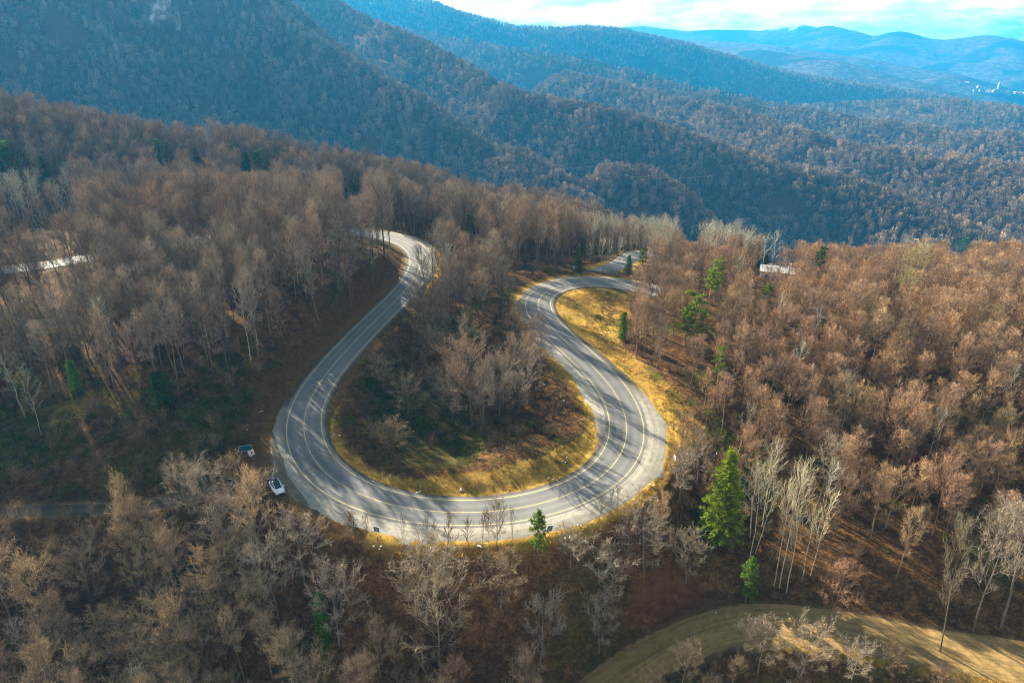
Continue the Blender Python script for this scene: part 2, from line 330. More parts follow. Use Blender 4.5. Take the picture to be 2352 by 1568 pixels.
def terrain(x, y):
    shp = x.shape; x = x.ravel(); y = y.ravel()
    r = np.hypot(x, y); th = np.arctan2(x, y)
    rc = np.interp(th, cth, crr); rr = np.minimum(r, rc+6)
    k = rr/np.maximum(r, 1e-6)
    z = rbf(x*k, y*k) + (fbm(x/9, y/9, 3)-.5)*1.3*sst(30, 60, r)
    over = np.maximum(0, r-rc)
    z = z - .62*(np.sqrt(over**2+30**2)-30)
    far = r > 300
    if far.any():
        fx = x[far]; fy = y[far]; fr = r[far]
        hh = np.interp(fr, [300, 1500, 3500, 6000, 12000], [-270, -310, -320, -330, -330]) + (fbm(fx/500, fy/500, 9)-.5)*60
        for i, (sl, th_, pl) in enumerate(RIDGES):
            P = np.array([at_r(a, b, q, th_) for a, b, q in pl])
            rm = np.mean([q for *_, q in pl]); wn = min(rm*.03, 120)
            wx = fx + (fbm(fx/(wn*5), fy/(wn*5), 40+i)-.5)*wn*.6
            wy = fy + (fbm(fx/(wn*5), fy/(wn*5), 60+i)-.5)*wn*.6
            bd = np.full(fx.shape, 1e9); bz = np.zeros(fx.shape)
            for j in range(len(P)-1):
                a = P[j]; b = P[j+1]; dx, dy = b[0]-a[0], b[1]-a[1]
                t = np.clip(((wx-a[0])*dx+(wy-a[1])*dy)/(dx*dx+dy*dy), 0, 1)
                dd = np.hypot(wx-a[0]-t*dx, wy-a[1]-t*dy); zz = a[2]+t*(b[2]-a[2])
                q = (zz-sl*dd) > (bz-sl*bd); bd = np.where(q, dd, bd); bz = np.where(q, zz, bz)
            c = min(rm*.02, 90)
            g = fbm(fx/(c*9), fy/(c*9), 80+i, 3); g2 = 1-np.abs(2*vn(fx/(c*6), fy/(c*6), 90+i)-1)
            s2 = sl*(.72+.55*g+.30*(1-g2)*np.minimum(1, bd/(c*5)))
            h = bz - s2*(np.sqrt(bd**2+c*c)-c)
            rg = np.abs(2*fbm(fx/230+i*3.3, fy/230, 120+i, 3)-1)*2.2; h = h - np.minimum(66, rm*.06)*np.minimum(1, rg)*np.minimum(1, bd/(c*7))*(rm < 4500)
            e = np.maximum(0, 1-np.abs(h-hh)/(c*.5)); hh = np.maximum(h, hh)+e*e*c*.5*.25
        zf = z[far]; e = np.maximum(0, 1-np.abs(zf-hh)/12); z[far] = np.maximum(zf, hh)+e*e*3
    return z.reshape(shp)
def near_line(x, y, C):
    """distance to a polyline, signed side (right-hand positive) and index of the nearest sample"""
    n = len(x); d = np.empty(n); ix = np.empty(n, int)
    for i in range(0, n, 30000):
        q = (x[i:i+30000, None]-C[None, :, 0])**2+(y[i:i+30000, None]-C[None, :, 1])**2
        ix[i:i+30000] = q.argmin(1); d[i:i+30000] = np.sqrt(q[np.arange(len(q)), ix[i:i+30000]])
    t = np.gradient(C[:, :2], axis=0)[ix]
    side = (x-C[ix, 0])*t[:, 1]-(y-C[ix, 1])*t[:, 0]
    return d, np.sign(side), ix
def z_line(C, ix, x, y):
    g = np.gradient(C, axis=0)[ix]; l2 = (g[:, 0]**2+g[:, 1]**2)
    t = np.clip(((x-C[ix, 0])*g[:, 0]+(y-C[ix, 1])*g[:, 1])/l2, -.6, .6); return C[ix, 2]+t*g[:, 2]
def ground(x, y, full=False):
    z = terrain(x, y)
    r = np.hypot(x, y); m = np.where(r < 420)[0]
    D = np.full(x.shape, 99.0); W = np.full(x.shape, 5.0); T = np.full(x.shape, 99.0)
    if len(m):
        d, sd, ix = near_line(x[m], y[m], RC)
        wd = HALF + np.where(sd > 0, GR[ix], GL[ix])
        k = sst(wd+9.0, wd-.2, d)
        k2 = sst(wd+.4, wd-1.4, d)
        zr = z_line(RC, ix, x[m], y[m])
        zz = z[m]*(1-k) + (zr-.02)*k - .30*k2
        # a shallow ditch under the bank on the uphill side
        zz -= .25*np.exp(-((d-wd-1.2)/.8)**2)
        for C, h, dz in ((TC, 3.7, .34), (TC2, 1.6, .35), (BC, 4.0, .3)):
            d2, _, i2 = near_line(x[m], y[m], C)
            k = sst(h+6.0, h+.8, d2); zz = zz*(1-k)+z_line(C, i2, x[m], y[m])*k - dz*sst(h+.4, h-1.2, d2)
            if C is not BC: T[m] = np.minimum(T[m], d2-h)
            else:
                c = d2 < d; D[m] = np.where(c, d2, 99.0)
        z[m] = zz; D[m] = np.minimum(D[m], np.where(True, d, d)); W[m] = wd
    return (z, D, W, T) if full else z

# polar sheet centred under the camera, reaching past the farthest mountains
NA = 900
ang = np.radians(np.linspace(-66, 66, NA))
rad = [16.0]
while rad[-1] < 13000: rad.append(rad[-1]+max(.9, rad[-1]*(.0058 if rad[-1] < 5000 else .009)))
rad = np.array(rad); NRD = len(rad)
GA, GRr = np.meshgrid(ang, rad)
gx = (np.sin(GA)*GRr).ravel(); gy = (np.cos(GA)*GRr).ravel()
gz, gD, gW, gT = ground(gx, gy, True)
_lr = np.log(rad)
ZG = gz.reshape(NRD, NA); DG = (gD-gW).reshape(NRD, NA); TG = gT.reshape(NRD, NA)
def samp(G, x, y):
    x = np.asarray(x, float); y = np.asarray(y, float)
    r = np.hypot(x, y); a = np.arctan2(x, y)
    i = np.clip(np.interp(r, rad, np.arange(NRD)), 0, NRD-1.001); j = np.clip((a-ang[0])/(ang[1]-ang[0]), 0, NA-1.001)
    i0 = i.astype(int); j0 = j.astype(int); fi = i-i0; fj = j-j0
    return (G[i0, j0]*(1-fi)*(1-fj)+G[i0+1, j0]*fi*(1-fj)+G[i0, j0+1]*(1-fi)*fj+G[i0+1, j0+1]*fi*fj)
def gz_at(x, y): return float(samp(ZG, np.array([x]), np.array([y]))[0])
def hit(px, py, off=0.0, rmin=40):
    d = ray(px, py); hz = math.hypot(d[0], d[1]); r = np.geomspace(rmin, 15000, 4000)
    x = d[0]/hz*r; y = d[1]/hz*r; z = HC+d[2]/hz*r; g = samp(ZG, x, y)+off
    b = np.where(z < g)[0]; i = b[0] if len(b) else len(r)-1
    return np.array((x[i], y[i], samp(ZG, x[i:i+1], y[i:i+1])[0]))
# how much of a thing of height h shows over the ground in front of it (per direction, running highest line of sight)
EL = (ZG-HC)/GRr
HORIZ = np.maximum.accumulate(EL, axis=0)
def shows(x, y, h):
    z = samp(ZG, x, y); r = np.hypot(x, y)
    return (z+h-HC)/r > samp(HORIZ, x*.985, y*.985)

px, py = proj(gx, gy, gz)
rr_ = np.hypot(gx, gy)
MEADOW = [(1205, 655), (1300, 645), (1470, 655), (1452, 690), (1448, 740), (1425, 790), (1510, 850), (1575, 915), (1625, 985), (1640, 1030), (1560, 1050), (1440, 870), (1350, 790), (1260, 720)]
INFRIM = [(820, 1080), (860, 1085), (940, 1100), (1100, 1085), (1240, 1050), (1330, 1000), (1360, 960), (1400, 930), (1430, 1010), (1400, 1080), (1280, 1150), (1050, 1180), (900, 1150)]
TRACKG = [(1540, 1450), (1660, 1410), (1900, 1400), (2100, 1440), (2352, 1480), (2600, 1500), (2600, 1640), (2300, 1590), (2100, 1540), (1900, 1500), (1700, 1480), (1600, 1500)]
n1 = fbm(gx/14, gy/14, 21); n2 = fbm(gx/5, gy/5, 31)
edge = gD-gW
RIMG = [(800, 1080), (1000, 1240), (850, 1200), (830, 1262), (1000, 1290), (1300, 1270), (1500, 1160), (1600, 1060), (1560, 960), (1440, 840), (1290, 740), (1300, 640), (1480, 640), (1500, 600), (1200, 600), (1010, 560), (930, 560), (940, 640), (985, 640), (960, 720), (830, 850), (760, 960), (760, 1040)]
gold = sst(3.0, .4, edge)*sst(.25, .5, n1+.1)*np.where(inpoly(px, py, RIMG), .95, .12)
def soft(poly, amp=9):
    a = (n1-.5)*amp*6; b = (n2-.5)*amp*3
    return inpoly(px+a, py+b*.6, poly).astype(float)
gold = np.maximum(gold, soft(MEADOW, 4)*(.75+.5*(n2-.5)))
gold = np.maximum(gold, soft(INFRIM, 4)*(.8+.4*(n2-.5)))
gold = np.maximum(gold, soft(TRACKG, 4)*.62)
gold = np.maximum(gold, soft([(20, 850), (330, 840), (320, 960), (40, 985)], 6)*sst(.40, .66, n2)*.38)
gold *= (rr_ < 420)*np.clip(.55+1.6*(fbm(gx/3.2, gy/3.2, 33)-.22), .4, 1)
green = soft([(1480, 830), (1600, 900), (1690, 1000), (1660, 1050), (1560, 960)], 5)*sst(.35, .6, n2)*.9
green = np.maximum(green, (inpoly(px, py, MEADOW) | inpoly(px, py, INFRIM))*sst(.56, .70, fbm(gx/7, gy/7, 55))*.6)
gold = gold*(1-.7*green)
green = np.maximum(green, sst(.56, .72, fbm(gx/11, gy/11, 51))*(rr_ < 350)*.65)
green = np.maximum(green, inpoly(px, py, [(780, 900), (900, 830), (1000, 900), (1150, 1000), (1060, 1080), (850, 1060)])*sst(.42, .66, n1)*.75)
green = np.maximum(green, inpoly(px, py, [(0, 930), (560, 900), (600, 1000), (520, 1100), (0, 1150)])*sst(.48, .70, n1)*.7)
red = inpoly(px+(n1-.5)*60, py+(n2-.5)*40, [(1440, 1340), (1580, 1310), (1630, 1380), (1520, 1450), (1430, 1430)]).astype(float)
red = np.maximum(red, sst(13, .5, edge)*(gD < 40)*inpoly(px, py, [(520, 1010), (640, 800), (900, 580), (950, 620), (640, 900), (615, 1180), (540, 1160)])*.7)
dirt = sst(1.2, -.6, gT)
snow = ((rr_ > 10000) & (gz > 300)).astype(float)*sst(.3, .5, fbm(gx/160, gy/160, 3))
rock = inpoly(px, py, [(250, 0), (300, 30), (330, 40), (420, 70), (445, 50), (400, 10), (390, -20), (260, -20)])*(rr_ > 900)*sst(.64, .70, fbm(gx/12, gy/22, 71))
rock = np.maximum(rock, inpoly(px, py, [(1088, 330), (1108, 330), (1110, 344), (1090, 342)])*.6)
conif = sst(.52, .6, fbm(gx/420, gy/260, 77))*(rr_ > 2800)
A1 = np.column_stack([gold, green, red]); A2 = np.column_stack([dirt, np.maximum(snow, rock), conif])

m, t, b = newmat('forest_floor'); b.inputs['Roughness'].default_value = 1.0; b.inputs['Specular IOR Level'].default_value = 0.05
a1 = nd(t, 'ShaderNodeAttribute', attribute_name='zone_a'); a2 = nd(t, 'ShaderNodeAttribute', attribute_name='zone_b')
s1 = nd(t, 'ShaderNodeSeparateColor'); s2 = nd(t, 'ShaderNodeSeparateColor')
t.links.new(a1.outputs['Color'], s1.inputs[0]); t.links.new(a2.outputs['Color'], s2.inputs[0])
gg = nd(t, 'ShaderNodeNewGeometry')
def noise(sc, det=5.0, rough=.6, w=None):
    n = nd(t, 'ShaderNodeTexNoise', inp={'Scale': sc, 'Detail': det, 'Roughness': rough}); t.links.new(gg.outputs['Position'], n.inputs['Vector']); return n.outputs['Fac']
def ramp(f, *stops):
    c = nd(t, 'ShaderNodeValToRGB'); e = c.color_ramp.elements
    while len(e) < len(stops): e.new(.5)
    for k, (p, col) in zip(e, stops): k.position = p; k.color = (*col, 1)
    t.links.new(f, c.inputs[0]); return c.outputs[0]
def mix(f, a, bb, mode='MIX'):
    n = nd(t, 'ShaderNodeMix', data_type='RGBA', blend_type=mode)
    for k, v in ((0, f), (6, a), (7, bb)):
        if isinstance(v, (float, int)): n.inputs[k].default_value = v
        elif isinstance(v, tuple): n.inputs[k].default_value = (*v, 1)
        else: t.links.new(v, n.inputs[k])
    return n.outputs[2]
leaf = ramp(noise(.55, 8, .72), (.28, (.032, .018, .008)), (.5, (.105, .055, .020)), (.72, (.22, .118, .042)))
speck = ramp(noise(2.2, 3, .8), (.45, (.7, .7, .7)), (.7, (1.5, 1.4, 1.3)))
leaf = mix(.8, leaf, speck, 'MULTIPLY')
grn = ramp(noise(1.1, 6, .7), (.3, (.020, .022, .006)), (.55, (.070, .068, .012)), (.8, (.16, .145, .026)))
gld = ramp(noise(.7, 7, .75), (.30, (.17, .11, .02)), (.52, (.46, .28, .045)), (.75, (.70, .47, .11)))
rdd = ramp(noise(.9, 7, .75), (.3, (.05, .024, .011)), (.6, (.16, .072, .028)), (.8, (.27, .135, .055)))
drt = ramp(noise(.5, 6, .65), (.3, (.13, .085, .045)), (.7, (.27, .19, .10)))
col = mix(s1.outputs[1], leaf, grn); col = mix(s1.outputs[2], col, rdd); col = mix(s1.outputs[0], col, gld); col = mix(s2.outputs[0], col, drt)
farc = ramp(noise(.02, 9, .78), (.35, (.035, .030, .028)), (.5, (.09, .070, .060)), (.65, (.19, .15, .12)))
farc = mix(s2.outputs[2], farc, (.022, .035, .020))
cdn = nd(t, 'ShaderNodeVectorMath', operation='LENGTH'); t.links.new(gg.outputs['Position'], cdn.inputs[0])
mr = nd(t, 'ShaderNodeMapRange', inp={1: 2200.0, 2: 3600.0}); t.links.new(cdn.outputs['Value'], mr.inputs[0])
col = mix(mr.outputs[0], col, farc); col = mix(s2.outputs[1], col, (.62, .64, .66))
t.links.new(col, b.inputs['Base Color'])
bm_ = nd(t, 'ShaderNodeBump', inp={'Strength': .8, 'Distance': .35}); t.links.new(noise(1.6, 6, .75), bm_.inputs['Height'])
bm2 = nd(t, 'ShaderNodeBump', inp={'Strength': 1.0, 'Distance': 14.0}); t.links.new(noise(.028, 5, .7), bm2.inputs['Height']); t.links.new(mr.outputs[0], bm2.inputs['Strength'])
t.links.new(bm_.outputs[0], bm2.inputs['Normal']); t.links.new(bm2.outputs[0], b.inputs['Normal'])
M['ground'] = m
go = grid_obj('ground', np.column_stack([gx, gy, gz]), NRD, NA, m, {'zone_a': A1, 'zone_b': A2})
tag(go, 'brown leaf-littered mountain terrain', None, None, 'structure')

# ------------------------------------------------------------------ roads
def ribbon(name, C, offs, zs, mat, third=None):
    """sheet along C; offs: list of offsets (arrays) from left(-) to right(+), zs: drop at each"""
    tt = np.gradient(C[:, :2], axis=0); tt /= np.linalg.norm(tt, axis=1)[:, None]
    nn = np.column_stack([tt[:, 1], -tt[:, 0]]); V = []; n = len(C)
    for o, dz in zip(offs, zs):
        o = np.broadcast_to(o, (n,)); dz = np.broadcast_to(dz, (n,))
        V.append(np.column_stack([C[:, 0]+nn[:, 0]*o, C[:, 1]+nn[:, 1]*o, C[:, 2]+dz]))
    V = np.array(V).transpose(1, 0, 2).reshape(-1, 3); nc = len(offs)
    u = np.repeat(np.arange(n)*1.5, nc); vv = np.array([np.broadcast_to(o, (n,)) for o in offs]).T.ravel()
    return grid_obj(name, V[::1], n, nc, mat, {'along': np.column_stack([u/1000, vv/20+.5, np.zeros(len(u)) if third is None else third.ravel()])})
def roadmat(name, c0, c1, streak, rough=.8, stops=(.3, .7)):
    m, t, b = newmat(name); b.inputs['Roughness'].default_value = rough; b.inputs['Specular IOR Level'].default_value = .25
    at = nd(t, 'ShaderNodeAttribute', attribute_name='along'); mp = nd(t, 'ShaderNodeMapping'); mp.inputs['Scale'].default_value = (1000*.03, 20*1.3, 1)
    t.links.new(at.outputs['Vector'], mp.inputs['Vector'])
    n = nd(t, 'ShaderNodeTexNoise', inp={'Scale': 1.0, 'Detail': 6.0, 'Roughness': .65}); t.links.new(mp.outputs[0], n.inputs['Vector'])
    g = nd(t, 'ShaderNodeNewGeometry'); n2 = nd(t, 'ShaderNodeTexNoise', inp={'Scale': .8, 'Detail': 8.0, 'Roughness': .75}); t.links.new(g.outputs['Position'], n2.inputs['Vector'])
    a = nd(t, 'ShaderNodeMix', data_type='FLOAT'); a.inputs[0].default_value = streak
    t.links.new(n2.outputs['Fac'], a.inputs[2]); t.links.new(n.outputs['Fac'], a.inputs[3])
    c = nd(t, 'ShaderNodeValToRGB'); c.color_ramp.elements[0].position = stops[0]; c.color_ramp.elements[0].color = (*c0, 1)
    c.color_ramp.elements[1].position = stops[1]; c.color_ramp.elements[1].color = (*c1, 1)
    t.links.new(a.outputs[0], c.inputs[0])
    if name == 'worn_asphalt':
        sp = nd(t, 'ShaderNodeSeparateXYZ'); t.links.new(at.outputs['Vector'], sp.inputs[0])
        ab = nd(t, 'ShaderNodeMath', operation='MULTIPLY_ADD', inp={1: 20.0, 2: -10.0}); t.links.new(sp.outputs[1], ab.inputs[0])
        sn = nd(t, 'ShaderNodeMath', operation='MULTIPLY', inp={1: 3.75}); t.links.new(ab.outputs[0], sn.inputs[0])
        co = nd(t, 'ShaderNodeMath', operation='COSINE'); t.links.new(sn.outputs[0], co.inputs[0])
        wr = nd(t, 'ShaderNodeMapRange', inp={1: -1.0, 2: 1.0, 3: .88, 4: 1.05}); t.links.new(co.outputs[0], wr.inputs[0])
        v = nd(t, 'ShaderNodeTexVoronoi', feature='DISTANCE_TO_EDGE', inp={'Scale': .16, 'Randomness': 1.0}); t.links.new(g.outputs['Position'], v.inputs['Vector'])
        ck = nd(t, 'ShaderNodeMapRange', inp={1: 0.0, 2: .008, 3: .72, 4: 1.0}); t.links.new(v.outputs[0], ck.inputs[0])
        n4 = nd(t, 'ShaderNodeTexNoise', inp={'Scale': .09, 'Detail': 2.0}); t.links.new(g.outputs['Position'], n4.inputs['Vector'])
        pt = nd(t, 'ShaderNodeMapRange', inp={1: .40, 2: .62, 3: .86, 4: 1.10}); t.links.new(n4.outputs['Fac'], pt.inputs[0])
        m1 = nd(t, 'ShaderNodeMath', operation='MULTIPLY'); t.links.new(wr.outputs[0], m1.inputs[0]); t.links.new(ck.outputs[0], m1.inputs[1])
        m2 = nd(t, 'ShaderNodeMath', operation='MULTIPLY'); t.links.new(m1.outputs[0], m2.inputs[0]); t.links.new(pt.outputs[0], m2.inputs[1])
        vm = nd(t, 'ShaderNodeVectorMath', operation='SCALE'); t.links.new(c.outputs[0], vm.inputs[0]); t.links.new(m2.outputs[0], vm.inputs['Scale']); t.links.new(vm.outputs[0], b.inputs['Base Color'])
    elif name == 'gravel':
        sp = nd(t, 'ShaderNodeSeparateXYZ'); t.links.new(at.outputs['Vector'], sp.inputs[0]); mg = nd(t, 'ShaderNodeMix', data_type='RGBA')
        so = nd(t, 'ShaderNodeValToRGB'); so.color_ramp.elements[0].position = .35; so.color_ramp.elements[0].color = (.045, .034, .02, 1); so.color_ramp.elements[1].position = .65; so.color_ramp.elements[1].color = (.15, .115, .07, 1)
        t.links.new(a.outputs[0], so.inputs[0]); t.links.new(sp.outputs[2], mg.inputs[0]); t.links.new(so.outputs[0], mg.inputs[6]); t.links.new(c.outputs[0], mg.inputs[7]); t.links.new(mg.outputs[2], b.inputs['Base Color'])
    else: t.links.new(c.outputs[0], b.inputs['Base Color'])
    bp = nd(t, 'ShaderNodeBump', inp={'Strength': .25, 'Distance': .03}); n3 = nd(t, 'ShaderNodeTexNoise', inp={'Scale': 6.0, 'Detail': 4.0})
    t.links.new(g.outputs['Position'], n3.inputs['Vector']); t.links.new(n3.outputs['Fac'], bp.inputs['Height']); t.links.new(bp.outputs[0], b.inputs['Normal'])
    return m
M['asphalt'] = roadmat('worn_asphalt', (.145, .145, .137), (.205, .20, .182), .65)
M['gravel'] = roadmat('gravel', (.20, .175, .125), (.40, .37, .30), .45, .95, (.36, .6))
M['dirt'] = roadmat('packed_dirt', (.14, .085, .032), (.38, .25, .085), .50, 1.0, (.36, .62))
M['path'] = roadmat('trodden_earth', (.05, .034, .018), (.11, .075, .040), .7, 1.0, (.36, .62))
M['layby'] = roadmat('muddy_gravel', (.085, .068, .045), (.20, .165, .11), .4, 1.0, (.36, .62))
M['paint'] = roadmat('road_paint', (.38, .28, .09), (.56, .44, .19), .6, .7, (.3, .5))
jl = (fbm(RS/2.2, RS*0, 5)-.5)*1.1 + (fbm(RS/9, RS*0, 8)-.5)*1.4; jr = (fbm(RS/2.2, RS*0+4, 6)-.5)*1.3 + (fbm(RS/9, RS*0+3, 9)-.5)*1.8
tag(ribbon('gravel_shoulder', RC, [-(HALF+GL+jl*np.minimum(1, GL/2)+.7), -(HALF+GL*.95+jl*np.minimum(1, GL/2)), -HALF-.1, -2, 0, 2, HALF+.1, HALF+GR*.95+jr*np.minimum(1, GR/3), HALF+GR+jr*np.minimum(1, GR/3)+.7],
           [-.42, -.03, -.012, -.02, -.02, -.02, -.012, -.03, -.42], M['gravel'], np.column_stack([sst(.9, 2.2, GL)]*4+[GL*0]+[sst(.9, 2.6, GR)]*4)), 'pale gravel verge either side of the asphalt', None, None, 'structure')
ls = (RS > s_of(690, 965)) & (RS < s_of(800, 1138)); lw = np.sin(np.linspace(0, math.pi, ls.sum()))**.6; LRC = RC[ls]; lj = jr[ls]*np.minimum(1, GR[ls]/3)
tag(ribbon('layby', LRC, [HALF+GR[ls]*(.94-.60*lw)+lj*.5*lw, HALF+GR[ls]*(.95-.45*lw)+lj*.5*lw, HALF+GR[ls]*(.96-.06*lw)+lj*lw, HALF+GR[ls]+lj+.45], [-.02, -.005, -.006, -.22], M['layby']), 'brown muddy layby beside the bend', None, None, 'structure')
el = (fbm(RS/1.6, RS*0+9, 15)-.5)*.25; er = (fbm(RS/1.6, RS*0+19, 16)-.5)*.45
tag(ribbon('road', RC, [-HALF-el, -2, 0, 2, HALF+er], [0, .012, .02, .012, 0], M['asphalt']), 'grey asphalt road looping round the wooded hollow', None, None, 'structure')
def zr(o): return .02 - .008*abs(o)/2 if abs(o) < 2 else .012*(1-(abs(o)-2)/(HALF-2))
for nm, o, wd in (('edge_line', -LINE, .085), ('centre_line', 0.0, .07), ('edge_line', LINE, .085)):
    tag(ribbon('road_'+nm, RC, [o-wd, o+wd], [zr(o-wd)+.008, zr(o+wd)+.008], M['paint']), 'faded yellow line painted along the road', None, None, 'structure')
je = lambda q: (fbm(np.arange(len(TC))/4.5, np.zeros(len(TC)), q)-.5)*2.6
tag(ribbon('dirt_road', TC, [-4.9+je(3), -3.6+je(3), -1.9, -1.3, -.8, 0, .8, 1.3, 1.9, 3.6+je(4), 4.9+je(4)],
           [-.30, .0, .0, -.07, -.02, .03, -.02, -.07, .0, .0, -.30], M['dirt']), 'brown dirt track with wheel ruts', None, None, 'structure')
tag(ribbon('dirt_path', TC2, [-2.3, -1.2+(fbm(np.arange(len(TC2))/2, np.zeros(len(TC2)), 3)-.5)*1.2, -.7, 0, .7, 1.2, 2.3], [-.35, .0, -.08, .02, -.08, 0, -.35], M['path']), 'narrow dirt path through the scrub', None, None, 'structure')
tag(ribbon('distant_road', BC, [-4.6, -3.9, 0, 3.9, 4.6], [-.35, 0, .03, 0, -.35], M['asphalt']), 'grey road glimpsed between the far birches', None, None, 'structure')

# ------------------------------------------------------------------ tree shapes
GOLD = math.pi*(3-math.sqrt(5))
def rdir(d, ang):
    """d turned by ang towards a random side"""
    d = d.normalized(); o = d.orthogonal().normalized(); o = Matrix.Rotation(RNG.uniform(0, 2*math.pi), 3, d) @ o
    return (d*math.cos(ang) + o*math.sin(ang)).normalized()
def bare_tree(H=18.0, W=6.0, base=.38, nprim=22, nsec=7, ntw=6, open_=1.0, lean=.3, r0=None, tw=.042, tl=1.25, fork=False, tm=0, cm=1):
    T = MB(); Cn = MB(); r0 = r0 or H*.0125
    pts = []; x = y = 0.0; lx, ly = RNG.gauss(0, lean), RNG.gauss(0, lean)
    n = 9
    for i in range(n+1):
        f = i/n; pts.append(Vector((x, y, H*.93*f-(.5 if i == 0 else 0)))); x += lx/n*2*f + RNG.gauss(0, .08); y += ly/n*2*f + RNG.gauss(0, .08)
    rad = [r0*(1-.86*(i/n)**.9) for i in range(n+1)]
    T.tube(pts, rad, 6, tm)
    def on(f):
        q = f*n; i = min(int(q), n-1); return pts[i].lerp(pts[i+1], q-i), rad[i]+(rad[i+1]-rad[i])*(q-i)
    for i in range(nprim):
        f = base + (.97-base)*((i+RNG.random()*.6)/nprim)**.85
        p, r = on(f); u = (f-base)/(1-base)
        prof = (math.sin(math.pi*min(1, (u*.80+.20)))**.8)*.9+.12
        a = math.radians(58-34*u+RNG.gauss(0, 7))*open_
        Lr = W/2*prof/max(.45, math.sin(a))*RNG.uniform(.75, 1.15)
        az = i*GOLD+RNG.gauss(0, .35)
        d = Vector((math.cos(az)*math.sin(a), math.sin(az)*math.sin(a), math.cos(a)))
        bp = [p]; q = p.copy(); dd = d.copy(); k = 4
        for j in range(k):
            q = q + dd*Lr/k; bp.append(q.copy()); dd = (dd + Vector((RNG.gauss(0, .13), RNG.gauss(0, .13), .13+RNG.gauss(0, .1)))).normalized()
        br = [max(.02, r*.42*(1-.8*j/k)) for j in range(k+1)]
        (T if i % 3 == 0 else Cn).tube(bp, br, 4, tm if i % 3 == 0 else tm, cap=False)
        for j in range(nsec):
            g = .25+.75*(j+RNG.random())/nsec; z = g*k; b0 = min(int(z), k-1); sp = bp[b0].lerp(bp[b0+1], z-b0)
            sd = rdir(bp[b0+1]-bp[b0], math.radians(RNG.uniform(24, 58))); sd = (sd+Vector((0, 0, .28))).normalized()
            sl = max(.9, Lr*.42*(1.15-.6*g))*RNG.uniform(.7, 1.2)
            e1 = sp+sd*sl*.5; sd2 = (sd+Vector((RNG.gauss(0, .18), RNG.gauss(0, .18), .15))).normalized(); e2 = e1+sd2*sl*.5
            Cn.tube([sp, e1, e2], [.035, .024, .012], 3, tm, cap=False)
            for kk in range(ntw):
                h = .15+.85*kk/ntw; s_ = sp.lerp(e1, h*2) if h < .5 else e1.lerp(e2, h*2-1)
                d3 = rdir(sd2, math.radians(RNG.uniform(15, 60))); d3 = (d3+Vector((0, 0, .22))).normalized(); l3 = tl*RNG.uniform(.55, 1.2)
                Cn.tri(s_, d3*l3, tw, cm)
                m_ = s_+d3*l3*RNG.uniform(.25, .5); Cn.tri(m_, rdir(d3, math.radians(RNG.uniform(25, 50)))*l3*.7, tw*.8, cm)
    return T, Cn
def spruce(H=16, W=6, dens=1.0, base=.05, taper=.9, ragged=.25, droop=.25, clump=.42, crown_pow=.8):
    T = MB(); Cn = MB()
    T.tube([(0, 0, -.5), (RNG.gauss(0, .05), RNG.gauss(0, .05), H*.5), (RNG.gauss(0, .1), RNG.gauss(0, .1), H*.97)], [H*.016, H*.010, .02], 6, 0)
    nw = int(H*1.9*dens); az0 = 0
    for i in range(nw):
        f = base+(1-base)*(i+RNG.random()*.7)/nw; f = min(f, .985)
        Rr = W/2*((1-f)**crown_pow)*taper+.22
        nb = max(3, int(5+Rr*1.2))
        for j in range(nb):
            az = az0+j*2*math.pi/nb+RNG.gauss(0, .2); Lb = Rr*RNG.uniform(1-ragged*1.6, 1+ragged*.6)
            el_ = math.radians(12+26*f)-droop*.6; p0 = Vector((0, 0, H*f)); d = Vector((math.cos(az)*math.cos(el_), math.sin(az)*math.cos(el_), math.sin(el_)))
            p1 = p0+d*Lb*.6; p2 = p1+(d+Vector((0, 0, -droop*.8+.15))).normalized()*Lb*.4
            Cn.tube([p0, p1, p2], [.035, .02, .008], 3, 0, cap=False)
            nc = max(3, int(Lb/.30*dens))
            for k in range(nc):
                g = .22+.8*(k+RNG.random())/nc; c = p0.lerp(p1, g/.6) if g < .6 else p1.lerp(p2, min(1.05, (g-.6)/.4))
                sd = d.cross(Vector((0, 0, 1))).normalized()
                for _ in range(4):
                    q = c+sd*RNG.gauss(0, clump*.5*(1.2-g*.6))+Vector((0, 0, RNG.gauss(0, clump*.18)))
                    dd = (d*RNG.uniform(.4, 1)+sd*RNG.gauss(0, .6)+Vector((0, 0, RNG.gauss(.12, .3)))).normalized()*clump*RNG.uniform(.7, 1.4)
                    Cn.tri(q, dd, clump*.55, 1)
        az0 += 1.1
    return T, Cn
